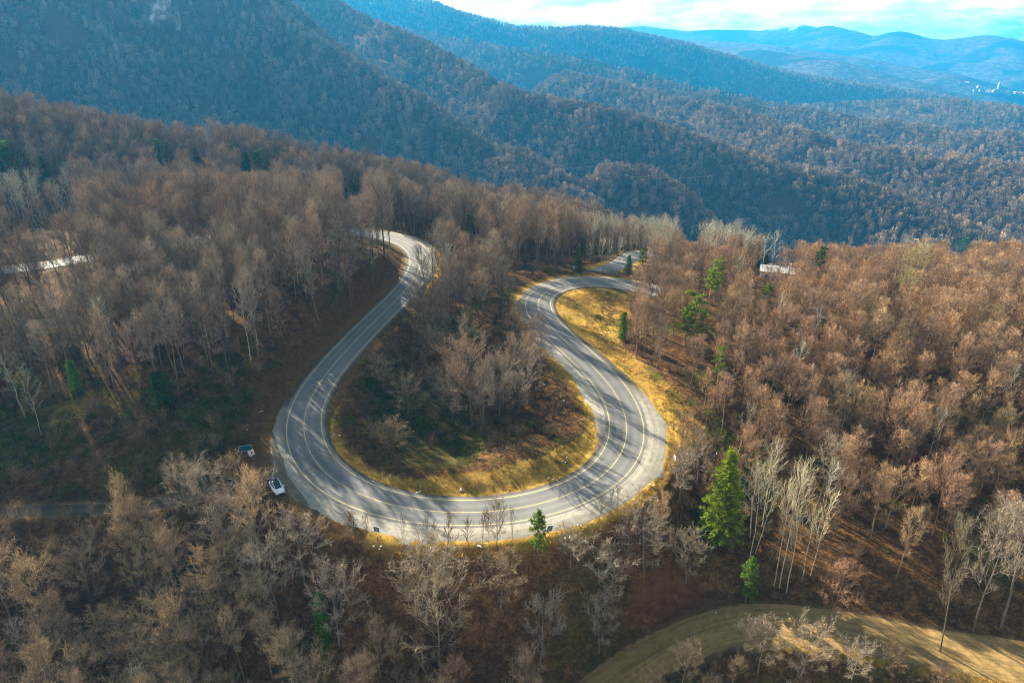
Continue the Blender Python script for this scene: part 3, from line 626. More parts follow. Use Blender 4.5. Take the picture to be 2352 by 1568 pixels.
def pine(H=12, W=6, base=.35, nb=26, clump=.55):
    """loose pine: bare lower trunk, tufted limbs with gaps"""
    T = MB(); Cn = MB()
    top = Vector((RNG.gauss(0, .3), RNG.gauss(0, .3), H*.95))
    T.tube([(0, 0, -.5), (top.x*.3, top.y*.3, H*.5), tuple(top)], [H*.018, H*.012, .04], 6, 0)
    for i in range(nb):
        f = base+(1-base)*(i+.5)/nb; p0 = Vector((top.x*f, top.y*f, H*f*.95)); az = i*GOLD
        u = (f-base)/(1-base); Lb = W/2*(math.sin(math.pi*(.18+.74*u))**.7)*RNG.uniform(.55, 1.15); e = math.radians(15+45*u)
        d = Vector((math.cos(az)*math.cos(e), math.sin(az)*math.cos(e), math.sin(e))); p1 = p0+d*Lb
        Cn.tube([p0, p0.lerp(p1, .5)+Vector((0, 0, -.1)), p1], [.06, .04, .015], 3, 0, cap=False)
        for c_ in range(5):
            cc = p0.lerp(p1, RNG.uniform(.45, 1.02))+Vector((RNG.gauss(0, .3), RNG.gauss(0, .3), RNG.gauss(.1, .25)))
            for _ in range(26):
                v = Vector((RNG.gauss(0, 1), RNG.gauss(0, 1), RNG.gauss(.35, .8))).normalized()
                Cn.tri(cc+v*clump*RNG.uniform(0, .5), v*clump*RNG.uniform(.5, 1.0), clump*.35, 1)
    return T, Cn
def ivy_column(H=10, W=2.4):
    T, Cn = bare_tree(H, W*1.3, .5, 9, 4, 4, lean=.3)
    C2 = MB(); 
    for i in range(int(H*190)):
        f = RNG.random()**.9; a = RNG.uniform(0, 2*math.pi); r = W*.5*(.35+.65*math.sin(math.pi*min(1, .15+f*.85))**.6)*math.sqrt(RNG.random())*(.7+.5*math.sin(f*17+a*2)**2)
        p = (r*math.cos(a), r*math.sin(a), H*.03+H*.93*f)
        C2.tri(p, Vector((RNG.gauss(0, 1), RNG.gauss(0, 1), RNG.gauss(.2, .8))).normalized()*.38, .28, 1)
    C2.v2 = None
    return T, C2
def bush(R=1.0, H=1.3, n=150, leafy=True, wd=.10, ln=.34):
    Cn = MB()
    for i in range(n):
        a = RNG.uniform(0, 2*math.pi); e = RNG.random()**.6; rr = R*math.sqrt(RNG.random())
        p = Vector((rr*math.cos(a), rr*math.sin(a), H*e*math.sqrt(max(.05, 1-(rr/R)**2*.8))))
        d = Vector((RNG.gauss(0, .8)+p.x*.4, RNG.gauss(0, .8)+p.y*.4, RNG.gauss(.7, .5))).normalized()
        Cn.tri(p, d*ln*RNG.uniform(.6, 1.3), wd, 1)
    return Cn
def twig_bush(R=1.2, H=2.2, n=26):
    Cn = MB()
    for i in range(n):
        a = RNG.uniform(0, 2*math.pi); sp = RNG.uniform(.1, 1.0); d = Vector((math.cos(a)*sp*R/H, math.sin(a)*sp*R/H, 1)).normalized(); l = H*RNG.uniform(.6, 1.1)
        p = Vector((RNG.gauss(0, .2), RNG.gauss(0, .2), -.1)); Cn.tri(p, d*l, .05, 1)
        for k in range(6):
            q = p+d*l*RNG.uniform(.3, .95); Cn.tri(q, rdir(d, math.radians(RNG.uniform(20, 45)))*l*.35, .035, 1)
    return Cn
def tuft(n=9, h=.5, s=.28):
    Cn = MB()
    for i in range(n):
        Cn.tri((RNG.gauss(0, s*.6), RNG.gauss(0, s*.6), -.03), Vector((RNG.gauss(0, .45), RNG.gauss(0, .45), 1)).normalized()*h*RNG.uniform(.6, 1.3), .09, 1)
    return Cn
def far_crown(H=12.0, W=7.0, n=90, conif=False):
    Cn = MB()
    if conif:
        for i in range(n):
            f = RNG.random(); a = RNG.uniform(0, 2*math.pi); r = W*.5*(1-f)*RNG.uniform(.5, 1); p = Vector((r*math.cos(a)*.4, r*math.sin(a)*.4, H*(.08+.9*f)))
            Cn.tri(p, Vector((math.cos(a)*r*.9, math.sin(a)*r*.9, -.2*H*.1)), H*.13, 1)
        return Cn
    Cn.tri((0, 0, -1), Vector((0, 0, H*.8)), .5, 0)
    for i in range(n):
        f = RNG.random(); a = RNG.uniform(0, 2*math.pi); zz = H*(.30+.62*f); prof = math.sin(math.pi*(.16+.76*f))**.7
        r = W*.5*prof*RNG.uniform(.35, .95); p = Vector((r*math.cos(a), r*math.sin(a), zz-1.2))
        d = Vector((math.cos(a)*.45+RNG.gauss(0, .25), math.sin(a)*.45+RNG.gauss(0, .25), 1)).normalized()*RNG.uniform(1.6, 3.2)
        Cn.tri(p, d, RNG.uniform(.28, .5), 1)
    return Cn

BEECH = [bare_tree(18, w_, b_, np_, 8, 6, open_=o_) for w_, b_, np_, o_ in
         ((6.2, .36, 22, .95), (7.4, .32, 24, 1.0), (5.2, .45, 20, .8), (6.8, .42, 22, 1.0), (8.2, .30, 26, 1.05), (5.6, .38, 20, .85))]
BROAD = [bare_tree(14, w_, b_, np_, 9, 8, open_=o_, lean=.5, tl=1.05) for w_, b_, np_, o_ in
         ((9.0, .20, 24, 1.05), (7.6, .24, 22, .95), (10.0, .22, 26, 1.1))]
BIRCH = [bare_tree(18, w_, b_, np_, 5, 3, open_=o_, lean=1.1, tw=.035, tl=.95, r0=.105) for w_, b_, np_, o_ in
         ((4.4, .38, 16, .7), (5.2, .33, 18, .75), (3.8, .5, 14, .7))]
SAPL = [bare_tree(6, w_, .22, 12, 4, 4, open_=.75, lean=.25, r0=.055, tw=.03, tl=.6) for w_ in (2.2, 3.0, 1.7)]
def join(T, Cn):
    m = MB(); m.v = list(T.v); m.f = list(T.f); m.m = list(T.m); m.add(Cn.v, [tuple(f) for f in Cn.f]); m.m[len(T.m):] = list(Cn.m); return m

# ------------------------------------------------------------------ a scattered mass as ONE object: the shapes and the points live in its mesh
def scatter(name, label, protos, pts, mats, cat=None):
    """pts: list per prototype of arrays (x, y, z, rot, sx, sz, r, g, b)"""
    V = []; F = []; MI = []; pk = []
    for k, mb in enumerate(protos):
        b = len(V); V += mb.v; F += [tuple(i+b for i in f) for f in mb.f]; MI += mb.m; pk += [k]*len(mb.v)
    nv = len(V); allp = []; 
    for k, P in enumerate(pts):
        allp.append(P); pk += [1000+k]*len(P)
    allp = np.concatenate(allp); n = len(allp)
    me = bpy.data.meshes.new(name); me.from_pydata(list(V)+allp[:, :3].tolist(), [], F)
    for m_ in mats: me.materials.append(m_)
    me.polygons.foreach_set('material_index', MI)
    at = me.attributes.new('pk', 'INT', 'POINT'); at.data.foreach_set('value', np.array(pk, np.int32))
    def fv(nm, arr):
        at = me.attributes.new(nm, 'FLOAT_VECTOR', 'POINT'); at.data.foreach_set('vector', np.vstack([np.zeros((nv, 3)), arr]).astype(np.float32).ravel())
    fv('rot', np.column_stack([NR.normal(0, .055, n), NR.normal(0, .055, n), allp[:, 3]])); fv('sc', allp[:, [4, 4, 5]]); fv('tint', allp[:, 6:9])
    me.update(); o = bpy.data.objects.new(name, me); COL.objects.link(o)
    g = bpy.data.node_groups.new(name, 'GeometryNodeTree')
    g.interface.new_socket('Geometry', in_out='INPUT', socket_type='NodeSocketGeometry'); g.interface.new_socket('Geometry', in_out='OUTPUT', socket_type='NodeSocketGeometry')
    gi = g.nodes.new('NodeGroupInput'); gout = g.nodes.new('NodeGroupOutput'); jn = g.nodes.new('GeometryNodeJoinGeometry')
    def attr(nm, ty):
        a = g.nodes.new('GeometryNodeInputNamedAttribute'); a.data_type = ty; a.inputs['Name'].default_value = nm; return a.outputs[0]
    pkk = attr('pk', 'INT'); ro = attr('rot', 'FLOAT_VECTOR'); sc = attr('sc', 'FLOAT_VECTOR')
    def sel(v):
        c = g.nodes.new('FunctionNodeCompare'); c.data_type = 'INT'; c.operation = 'EQUAL'; g.links.new(pkk, c.inputs[2]); c.inputs[3].default_value = v
        s_ = g.nodes.new('GeometryNodeSeparateGeometry'); s_.domain = 'POINT'; g.links.new(gi.outputs[0], s_.inputs[0]); g.links.new(c.outputs[0], s_.inputs['Selection']); return s_.outputs[0]
    for k in range(len(protos)):
        ip = g.nodes.new('GeometryNodeInstanceOnPoints'); g.links.new(sel(1000+k), ip.inputs['Points']); g.links.new(sel(k), ip.inputs['Instance'])
        g.links.new(ro, ip.inputs['Rotation']); g.links.new(sc, ip.inputs['Scale']); g.links.new(ip.outputs[0], jn.inputs[0])
    g.links.new(jn.outputs[0], gout.inputs[0])
    md = o.modifiers.new('scatter', 'NODES'); md.node_group = g
    tag(o, label, cat, None, 'stuff'); return o

BIGSP = spruce(17, 8.6, 1.35, .03, 1.0, .35, .35, .50, .75); SP1 = spruce(14, 5.2, 1.0, .08, 1, .3, .2, .5); SP2 = spruce(12, 3.4, 1.0, .05, 1, .3, .1, .45)
PN1 = pine(12, 6.5, .22, 26, .50); PN2 = pine(13, 5.5, .45, 20, .5); PN3 = pine(7, 4.2, .12, 26, .5); IVY = ivy_column(10, 2.6); IVY2 = ivy_column(8, 4.0)
BR_, DK, MD = (1.75, 1.55, 1.1), (.55, .75, 1.1), (.95, 1.0, 1.0)
CONIF = [(BIGSP, 1652, 1238, 1032, 104, 17, 8.2, (2.1, 1.9, 1.1), 'big bright green conifer standing at the head of the path', 'conifer_tree'),
 (PN3, 1235, 1272, 1180, 46, 7, 4.2, (1.3, 1.25, 1.2), 'small green pine on the outer verge of the bend beside the dark sign', 'pine_tree'),
 (PN1, 1590, 800, 680, 82, 12, 6.5, (1.6, 1.5, 1.2), 'loose light green pine among bare trees above the meadow', 'pine_tree'),
 (PN2, 1572, 792, 705, 50, 13, 5.5, (1.4, 1.4, 1.2), 'thinner pine hugging the loose pine above the meadow', 'pine_tree'),
 (PN1, 1648, 880, 797, 42, 12, 6.5, (1.6, 1.5, 1.1), 'bushy green pine alone in the bare trees below the loose pine', 'pine_tree'),
 (PN1, 1640, 690, 598, 58, 12, 6.5, (1.7, 1.6, 1.1), 'tall leaning yellow-green pine behind the meadow wood', 'pine_tree'),
 (PN2, 1628, 700, 622, 46, 13, 5.5, (1.8, 1.7, 1.1), 'short yellow-green pine leaning against the tall one behind the meadow wood', 'pine_tree'),
 (IVY, 1430, 782, 714, 22, 10, 2.6, (.7, 1.0, .9), 'narrow ivy-clad stem at the edge of the golden meadow', 'ivy_clad_tree'),
 (SP2, 1754, 632, 584, 20, 12, 3.4, DK, 'taller of two dark cypress-like conifers by the white house', 'conifer_tree'),
 (SP2, 1739, 630, 598, 18, 12, 3.4, DK, 'shorter of two dark cypress-like conifers by the white house', 'conifer_tree'),
 (PN2, 1878, 640, 570, 38, 13, 5.5, (.6, .9, 1.0), 'dark flat-topped pine standing above the russet slope', 'pine_tree'),
 (PN2, 2203, 598, 546, 40, 13, 5.5, (.7, .95, .9), 'dark pine crown on the skyline of the russet slope', 'pine_tree'),
 (SP1, 1588, 572, 518, 26, 14, 5.2, MD, 'lone green conifer breaking the skyline behind the pale birches', 'conifer_tree'),
 (SP1, 1327, 632, 562, 26, 14, 5.2, MD, 'dark green conifer at the far side of the upper right bend', 'conifer_tree'),
 (SP2, 1336, 592, 545, 12, 12, 3.4, DK, 'slim dark conifer behind the conifer at the upper right bend', 'conifer_tree'),
 (SP1, 1443, 632, 586, 26, 14, 5.2, (.9, 1.05, 1), 'round green conifer beside the far road among birches', 'conifer_tree'),
 (PN2, 1474, 632, 572, 34, 13, 5.5, (.9, .95, .9), 'ragged pine leaning over the far road among birches', 'pine_tree'),
 (PN1, 1080, 560, 497, 32, 12, 6.5, (1.2, 1.25, 1.1), 'green pine in the dark wood between the two arms', 'pine_tree'),
 (SP1, 575, 425, 350, 36, 14, 5.2, (.9, 1.05, 1.1), 'left one of the twin dark spruces on the ridge', 'conifer_tree'),
 (PN1, 601, 428, 348, 36, 12, 6.5, (.8, 1.0, 1.1), 'right one of the twin dark spruces on the ridge', 'conifer_tree'),
 (PN1, 24, 420, 326, 66, 12, 6.5, (1.1, 1.2, 1.0), 'broad green conifer at the left edge below the ridge', 'pine_tree'),
 (SP1, 112, 440, 358, 38, 14, 5.2, (.8, 1.05, 1.1), 'pointed green conifer above the pale birches at the left', 'conifer_tree'),
 (PN2, 370, 398, 322, 32, 13, 5.5, (.9, 1.05, 1.1), 'thin-crowned conifer with bare pale stems on the ridge', 'pine_tree'),
 (SP1, 458, 395, 340, 24, 14, 5.2, (.6, .8, 1.1), 'dull grey-green conifer half hidden in the ridge wood', 'conifer_tree'),
 (PN1, 818, 462, 424, 24, 12, 6.5, (.7, .95, 1.0), 'small dark conifer behind the wood above the left bend', 'pine_tree'),
 (SP2, 797, 466, 430, 14, 12, 3.4, DK, 'slender dark conifer beside the small one above the left bend', 'conifer_tree'),
 (PN3, 1712, 1382, 1290, 44, 7, 4.2, (1.1, 1.3, 1.1), 'bright green bushy tree above the bend of the dirt road', 'pine_tree'),
 (IVY, 180, 905, 825, 26, 10, 2.6, (1.0, 1.35, 1.0), 'green ivy-clad leaning stem in the left wood', 'ivy_clad_tree'),
 (IVY2, 378, 945, 852, 52, 8, 4.0, (.35, .5, .7), 'dark ivy-covered tree standing in the left scrub', 'ivy_clad_tree'),
 (IVY, 748, 1490, 1358, 32, 10, 2.6, (.9, 1.2, .9), 'green ivy-clad trunk in the wood below the bend', 'ivy_clad_tree'),
 (PN2, 1328, 610, 570, 14, 13, 5.5, MD, 'thin pine just behind the conifer at the upper right bend', 'pine_tree'),
 (PN2, 1760, 700, 655, 40, 13, 5.5, (1.5, 1.5, 1.0), 'low yellow-green pine in the wood before the white house', 'pine_tree')]

# ------------------------------------------------------------------ where trees stand
NOTREE = [MEADOW[:6]+[(1500, 860), (1570, 930), (1610, 1000), (1640, 1075), (1560, 1060), (1440, 870), (1350, 790), (1260, 720)], INFRIM,
          [(0, 935), (300, 915), (540, 880), (640, 820), (640, 900), (590, 1000), (600, 1185), (540, 1150), (450, 1140), (330, 1185), (-200, 1215), (-200, 935)],
          [(650, 850), (820, 705), (920, 640), (950, 640), (720, 880), (620, 990)],
          [(1440, 1330), (1580, 1310), (1640, 1390), (1520, 1460), (1400, 1440)],
          [(1480, 1520), (1600, 1440), (1720, 1395), (1900, 1400), (2100, 1430), (3200, 1540), (3200, 1680), (2420, 1590), (2200, 1560), (2000, 1515), (1800, 1490), (1650, 1490), (1500, 1590)],
          [(1185, 618), (1240, 622), (1480, 628), (1480, 650), (1180, 650)]]
INFIELD = [(770, 1060), (760, 960), (830, 850), (1000, 690), (1060, 600), (1180, 600), (1200, 700), (1290, 830), (1390, 940), (1400, 1000), (1300, 1110), (1050, 1150), (850, 1110)]
INWOOD = [(985, 705), (1030, 600), (1110, 560), (1190, 640), (1205, 770), (1262, 850), (1250, 930), (1200, 985), (1080, 1000), (1010, 960), (980, 870), (940, 800)]
def band(r0, r1, cell, jit=.42):
    n = int(r1/cell)+2
    ii, jj = np.meshgrid(np.arange(-n, n), np.arange(0, int(n*1.12)+2)); x = (ii+(jj % 2)*.5)*cell; y = jj*cell*.9
    x = (x+NR.uniform(-jit, jit, x.shape)*cell).ravel(); y = (y+NR.uniform(-jit, jit, y.shape)*cell).ravel()
    r = np.hypot(x, y); k = (r >= r0) & (r < r1) & (np.abs(np.arctan2(x, y)) < math.radians(54 if r0 < 300 else 46)); return x[k], y[k]
def tint_of(x, y, px, py, r, r_, k=1.0):
    """crown colour: russet on the sunny hill, greyer to the left, straw among the birches"""
    n = fbm(x/38, y/38, 101, 3); m_ = NR.uniform(0, 1, len(x))
    rus = np.array([1.22, .95, .68]); gry = np.array([.84, .84, .80]); pur = np.array([.98, .82, .76]); strw = np.array([1.12, 1.02, .72])
    fr = np.clip(.15+.75*sst(900, 1900, px)+(n-.5)*1.2+(m_-.5)*.5, 0, 1)[:, None]
    g_ = np.where((py > 1080)[:, None], np.array([1.2, 1.11, .80]), gry); c = g_*(1-fr)+rus*fr
    fp = ((m_ > .72)*.6)[:, None]; c = c*(1-fp)+pur*fp
    fs = (((vn(x/16, y/16, 111) > .80) & (px > 1200))*.7)[:, None]; c = c*(1-fs)+strw*fs
    return c*(NR.uniform(.62, 1.25, len(x)))[:, None]

# the near forest
x, y = band(60, 470, 3.45)
z = samp(ZG, x, y); e_ = samp(DG, x, y); tt_ = samp(TG, x, y); px, py = proj(x, y, z); r = np.hypot(x, y)
keep = (e_ > np.where(px > 1475, .8, 3.2)) & (tt_ > 2.6) & (px > -520) & (px < 3000) & (py < 1800)
for P in NOTREE: keep &= ~inpoly(px, py, P)
keep &= ~(inpoly(px, py, INFIELD) & ~inpoly(px, py, INWOOD))
keep &= ~((e_ < 9) & (py > 1180) & (px > 640) & (px < 1480)) & ~((e_ < 8) & (px > 1560) & (px < 1700) & (py > 850))
near_front = (py > 1150) & (px < 1700)
keep &= NR.random(len(x)) < np.where(near_front, .60, np.where(inpoly(px, py, INWOOD), .78, np.where((px < 1000) & (py > 560), .70, np.where((px > 1400) & (py > 1470), .45, np.where((px > 1500) & (py > 1000), .70, .85)))))
keep &= ~(vn(x/13, y/13, 201) < .17)
keep &= ~(inpoly(px, py, [(1600, 1240), (2450, 1270), (2450, 1460), (2200, 1440), (1600, 1420)]) & (NR.random(len(x)) < .82))
d2road = near_line(x, y, BC)[0]; keep &= d2road > 4.2
keep &= ~(inpoly(px, py, [(1740, 612), (1830, 605), (1840, 650), (1740, 650)]))
keep &= shows(x, y, 19)
x, y, z, px, py, r = (a[keep] for a in (x, y, z, px, py, r))
TRN = tint_of(x, y, px, py, r, r)
broad = ((py > 1120) & (px < 1560) & (NR.random(len(x)) < .8)) | (inpoly(px, py, INWOOD) & (NR.random(len(x)) < .35)) | ((py > 1460) & (px > 1400))
kind = np.where(broad, 6+NR.integers(0, 3, len(x)), NR.integers(0, 6, len(x)))
hs = NR.uniform(.62, 1.13, len(x))*np.where((py > 1470) & (px > 1400), .62, 1)*np.where(broad, np.where(py > 1120, .80, .85), 1.0)
rh = sst(1250, 1500, px)*(py < 1420); hs *= (1-.34*rh)*np.where(inpoly(px, py, INWOOD), np.where(py < 790, .84, .68), 1.0)*np.where((px < 900) & (py > 500) & (py < 900), 1.04, 1)*np.where(r > 260, .95, 1)
pale = (inpoly(px, py, [(1340, 570), (1500, 560), (1800, 560), (1800, 640), (1500, 640), (1340, 632)]) & (NR.random(len(x)) < .36)) | \
       (inpoly(px, py, [(-50, 440), (200, 450), (180, 530), (-50, 560)]) & (NR.random(len(x)) < .82)) | \
       (inpoly(px, py, [(1690, 1180), (1950, 1180), (1950, 1330), (1700, 1340)]) & (NR.random(len(x)) < .45)) | (NR.random(len(x)) < .02)
kind = np.where(pale, 9+NR.integers(0, 3, len(x)), kind)
hs = np.where(pale, NR.uniform(.7, 1.0, len(x))*np.where(py > 1000, .92, 1), hs)
TRN[pale] = np.column_stack([NR.uniform(.9, 1.15, pale.sum())]*3)
ws = hs*NR.uniform(.85, 1.15, len(x))*np.where(kind < 6, .80+.12*rh, 1)
# hand-set trees: (base x, base y, top y, width in the picture, kind, tint)
G_, R_, W_ = (.85, .84, .8), (1.1, .8, .62), (1.05, 1.05, 1.0)
HAND = [(1085, 985, 800, 115, 6, (.95, .82, .72)), (1150, 975, 835, 75, 7, G_), (1212, 930, 812, 88, 8, W_), (1110, 1000, 850, 70, 3, G_), (1040, 975, 860, 70, 6, G_), (1190, 965, 870, 60, 7, G_),
        (1095, 810, 760, 60, 7, (.9, .95, .6)), (940, 960, 880, 80, 6, (.85, .8, .6)), (885, 900, 830, 66, 7, (.85, .8, .6)), (905, 1040, 975, 80, 6, (.8, .7, .5)),
        (480, 1205, 1080, 110, 6, W_), (440, 1190, 1075, 80, 8, W_), (545, 1300, 1165, 110, 7, W_), (700, 1340, 1215, 120, 6, W_), (640, 1420, 1260, 120, 8, W_), (780, 1480, 1330, 120, 6, W_),
        (980, 1420, 1260, 150, 8, W_), (1010, 1560, 1340, 170, 6, (1.05, 1.02, .85)), (1390, 1420, 1280, 110, 7, W_), (1375, 1500, 1390, 90, 6, W_), (1240, 1520, 1390, 110, 8, W_), (1480, 1320, 1180, 130, 8, G_),
        (1310, 1300, 1225, 80, 7, G_), (1575, 1340, 1240, 90, 6, (.9, .9, .75)), (1150, 1400, 1290, 110, 7, (.9, .8, .62)), (1560, 1150, 1050, 80, 7, G_), (1600, 1120, 1010, 60, 7, G_),
        (490, 860, 715, 80, 4, (.75, .66, .64)), (1900, 1450, 1300, 80, 1, R_), (2030, 1080, 920, 95, 6, R_), (2140, 1230, 1080, 90, 6, R_), (2250, 1330, 1170, 90, 4, W_), (1870, 1180, 1020, 90, 4, G_),
        (1955, 1568, 1490, 80, 8, W_), (1840, 1560, 1455, 110, 6, (.95, .9, .8)), (1740, 1545, 1450, 100, 7, (.9, .85, .75)), (1810, 1690, 1600, 80, 6, G_), (1050, 1640, 1530, 70, 7, (1.1, .8, .6)),
        (262, 860, 690, 48, 10, (1.1, 1.15, 1.05)), (1790, 1350, 1062, 52, 9, (1.15, 1.12, .95)), (1778, 1345, 1105, 40, 11, (1.15, 1.12, .95)), (1806, 1362, 1075, 60, 10, (1.2, 1.15, 1)), (1722, 1290, 1075, 40, 11, (1.1, 1.1, .9)),
        (1735, 1270, 1110, 36, 9, (1.1, 1.1, .9)), (1862, 1322, 1130, 46, 10, (1.15, 1.1, .95)), (1842, 1330, 1165, 36, 11, (1.1, 1.1, .9)), (1748, 1215, 1050, 40, 9, (1.1, 1.1, .9)), (2158, 1500, 1230, 60, 1, (.6, .62, .5)),
        (2300, 1440, 1190, 90, 3, G_), (2235, 1450, 1200, 80, 1, G_), (1750, 636, 540, 28, 9, (1.2, 1.2, 1.1)), (1768, 636, 535, 30, 10, (1.2, 1.2, 1.1)), (1398, 628, 548, 22, 10, (1.15, 1.15, 1.05)), (1378, 628, 552, 20, 9, (1.15, 1.15, 1.05)),
        (1420, 630, 548, 22, 11, (1.15, 1.15, 1.05)), (1352, 622, 560, 18, 9, (1.1, 1.1, 1)), (100, 520, 420, 26, 10, (.95, 1.05, 1)), (62, 515, 425, 24, 9, (.95, 1.05, 1)), (150, 530, 415, 28, 9, (.95, 1.05, 1)), (20, 510, 420, 24, 11, (.95, 1.05, 1)),
        (385, 398, 350, 18, 9, (.95, 1.0, 1)), (975, 470, 418, 18, 10, W_), (60, 960, 800, 60, 9, (.7, .8, .7)), (95, 1000, 850, 50, 10, (.7, .8, .7)),
        (2062, 720, 630, 60, 8, (1.1, 1.15, .7)), (2090, 690, 585, 60, 8, (1.1, 1.15, .7)), (1690, 1060, 930, 34, 9, G_)]
PH = {**{i: (18, (6.2, 7.4, 5.2, 6.8, 8.2, 5.6)[i]) for i in range(6)}, 6: (14, 9.0), 7: (14, 7.6), 8: (14, 10.0), 9: (18, 4.4), 10: (18, 5.2), 11: (18, 3.8)}
def sized(bx, by, ty, wpx):
    p = hit(bx, by); dep = p[1]*CP-(p[2]-HC)*SP; d = math.hypot(p[0], p[1])
    # height of a vertical of which the top shows at ty
    lo, hi = .5, 45.0
    for _ in range(30):
        m_ = (lo+hi)/2
        if proj(p[0], p[1], p[2]+m_)[1] > ty: lo = m_
        else: hi = m_
    return p, lo, wpx*dep/FD
hx = []
for bx, by, ty, wp, k, tn in HAND:
    p, h, wd = sized(bx, by, ty, wp)
    hx.append((*p, NR.uniform(0, 6.28), wd/PH[k][1]*1.05, h/PH[k][0]*1.03, *tn, k))
hx = np.array(hx)
nb_ = np.ones(len(x), bool)
for q in hx:                                          # clear room round the hand-set trees
    nb_ &= np.hypot(x-q[0], y-q[1]) > 3.0
tx, ty_ = proj(x, y, z+hs*np.where(kind < 6, 17, np.where(kind < 9, 13, 17))); tdep = y*CP-(z-HC)*SP; rr2 = np.hypot(x, y)
for bx, by, ty, wp, pr in [(q[1], q[2], q[3], q[4], 1.0) for q in CONIF] + [(q[0], q[1], q[2], q[3], .8) for q in HAND[:10]+HAND[48:68]] + [(1795, 642, 600, 90, .55), (85, 628, 590, 170, .55), (445, 560, 535, 60, .6), (930, 560, 520, 100, .6), (635, 1143, 1085, 56, 1.0), (572, 1060, 1015, 40, 1.0)]:
    p = hit(bx, by); rt = math.hypot(p[0], p[1]); nb_ &= (np.hypot(x-p[0], y-p[1]) > (4.5 if wp > 60 else 3.0)) | (wp > 150)
    hide = (rr2 < rt+2) & (np.abs(tx-bx) < 0.5*wp+.42*ws*6.5/tdep*FD) & (ty_ < by-.30*(by-ty)) & (NR.random(len(x)) < pr); nb_ &= ~hide
ALL = np.vstack([hx, np.column_stack([x, y, z, NR.uniform(0, 6.28, len(x)), ws, hs, TRN, kind])[nb_]])
HSET = np.arange(len(ALL)) < len(hx)
ax, ay = proj(ALL[:, 0], ALL[:, 1], ALL[:, 2]+ALL[:, 5]*11)
adep = ALL[:, 1]*CP-(ALL[:, 2]-HC)*SP
inframe = (ax > 8) & (ax < 2344) & (ay > 0) & (ay < 1560) & shows(ALL[:, 0], ALL[:, 1], 6)
size = np.where(inframe, ALL[:, 4]*ALL[:, 5]*(np.array([PH[int(k)][0]*PH[int(k)][1] for k in ALL[:, 9]]))/adep**2, 0)
size = np.where(HSET, size*3+1e-6, size)
isb = ALL[:, 9] >= 9
def topn(mask, n):
    i = np.where(mask & (size > 0))[0]; return i[np.argsort(-size[i])][:n]
IND = list(topn(~isb, 285)) + list(topn(isb, 110))
indset = np.zeros(len(ALL), bool); indset[IND] = True

SHAPES = BEECH+BROAD+BIRCH
MESHES = {}
for k, (T, Cn) in enumerate(SHAPES):
    bk, tk = ('birch', 'birchtwig') if k >= 9 else ('bark', 'twig')
    MESHES[k] = (T.mesh('trunk', [M[bk]]), Cn.mesh('crown', [M[bk], M[tk]]))
# landmarks that the labels point to
LMK = [("the white car", 633, 1120), ("the blue board by the layby", 567, 1030), ("the big bright conifer", 1652, 1130), ("the small pine on the bend's outer verge", 1235, 1210),
       ("the dark sign below the bend's left shoulder", 867, 1220), ("the road's top left bend", 965, 590), ("the road's top right bend", 1230, 680), ("the golden meadow", 1350, 730),
       ("the shaded straight of the left road arm", 800, 800), ("the lone white birch", 262, 780), ("the dark ivy bush in the left scrub", 380, 900), ("the bottom left corner", 0, 1568),
       ("the middle of the bottom edge", 1176, 1568), ("the dirt track's bend", 1640, 1440), ("the dirt track's right end", 2352, 1510), ("the tall pale birches", 1800, 1200), ("the right edge's middle", 2352, 800),
       ("the russet slope's centre", 2000, 900), ("the twin spruces on the left ridge", 588, 400), ("the roadside hollow's tree clump", 1110, 900), ("the white house", 1790, 622), ("the red bramble patch", 1530, 1380),
       ("the dark pine on the right skyline", 2205, 560), ("the left end of the hidden road", 60, 612), ("the ivy column by the meadow", 1430, 750), ("the track on the far left", 200, 1168), ("the hollow's north tip", 1100, 610),
       ("the dark green conifer at the left edge", 25, 370), ("the outer verge's far right sign", 1548, 1045), ("the loose pine above the meadow", 1590, 730), ("the bottom left quarter's centre", 500, 1380), ("the right slope's foot", 2100, 1300)]
ORD = "nearest,second nearest,third nearest,fourth nearest,fifth nearest,sixth nearest,seventh nearest,eighth nearest,ninth nearest,tenth nearest,eleventh nearest,twelfth nearest,thirteenth nearest,fourteenth nearest,fifteenth nearest,sixteenth nearest,seventeenth nearest,eighteenth nearest,nineteenth nearest,twentieth nearest".split(',')
DIRS = ["right of", "above right of", "above", "above left of", "left of", "below left of", "below", "below right of"]
def namer(items, what):
    """items: [(x, y)] in the picture; a label for each by its nearest landmark, the side of it and the rank there"""
    rows = []
    for i, (a, b_) in enumerate(items):
        j = min(range(len(LMK)), key=lambda q: (LMK[q][1]-a)**2+(LMK[q][2]-b_)**2)
        an = math.atan2(-(b_-LMK[j][2]), a-LMK[j][1]); s_ = int(round(an/(math.pi/4))) % 8
        rows.append((j, s_, math.hypot(LMK[j][1]-a, LMK[j][2]-b_), i))
    out = [None]*len(items); seen = {}
    for j, s_, d_, i in sorted(rows):
        k = seen.get((j, s_), 0); seen[(j, s_)] = k+1
        out[i] = f"{what[i]}, {ORD[min(k, 19)]} {DIRS[s_]} {LMK[j][0]}"
    return out
wht = []
for i in IND:
    q = ALL[i]; k = int(q[9]); t_ = q[6:9]/q[6:9].mean()
    tone = "russet" if t_[0] > 1.22 else ("brown" if t_[0] > 1.08 else "grey")
    wht.append("bare pale birch" if k >= 9 else f"bare {tone} tree")
lab = namer([(ax[i], ay[i]) for i in IND], wht)
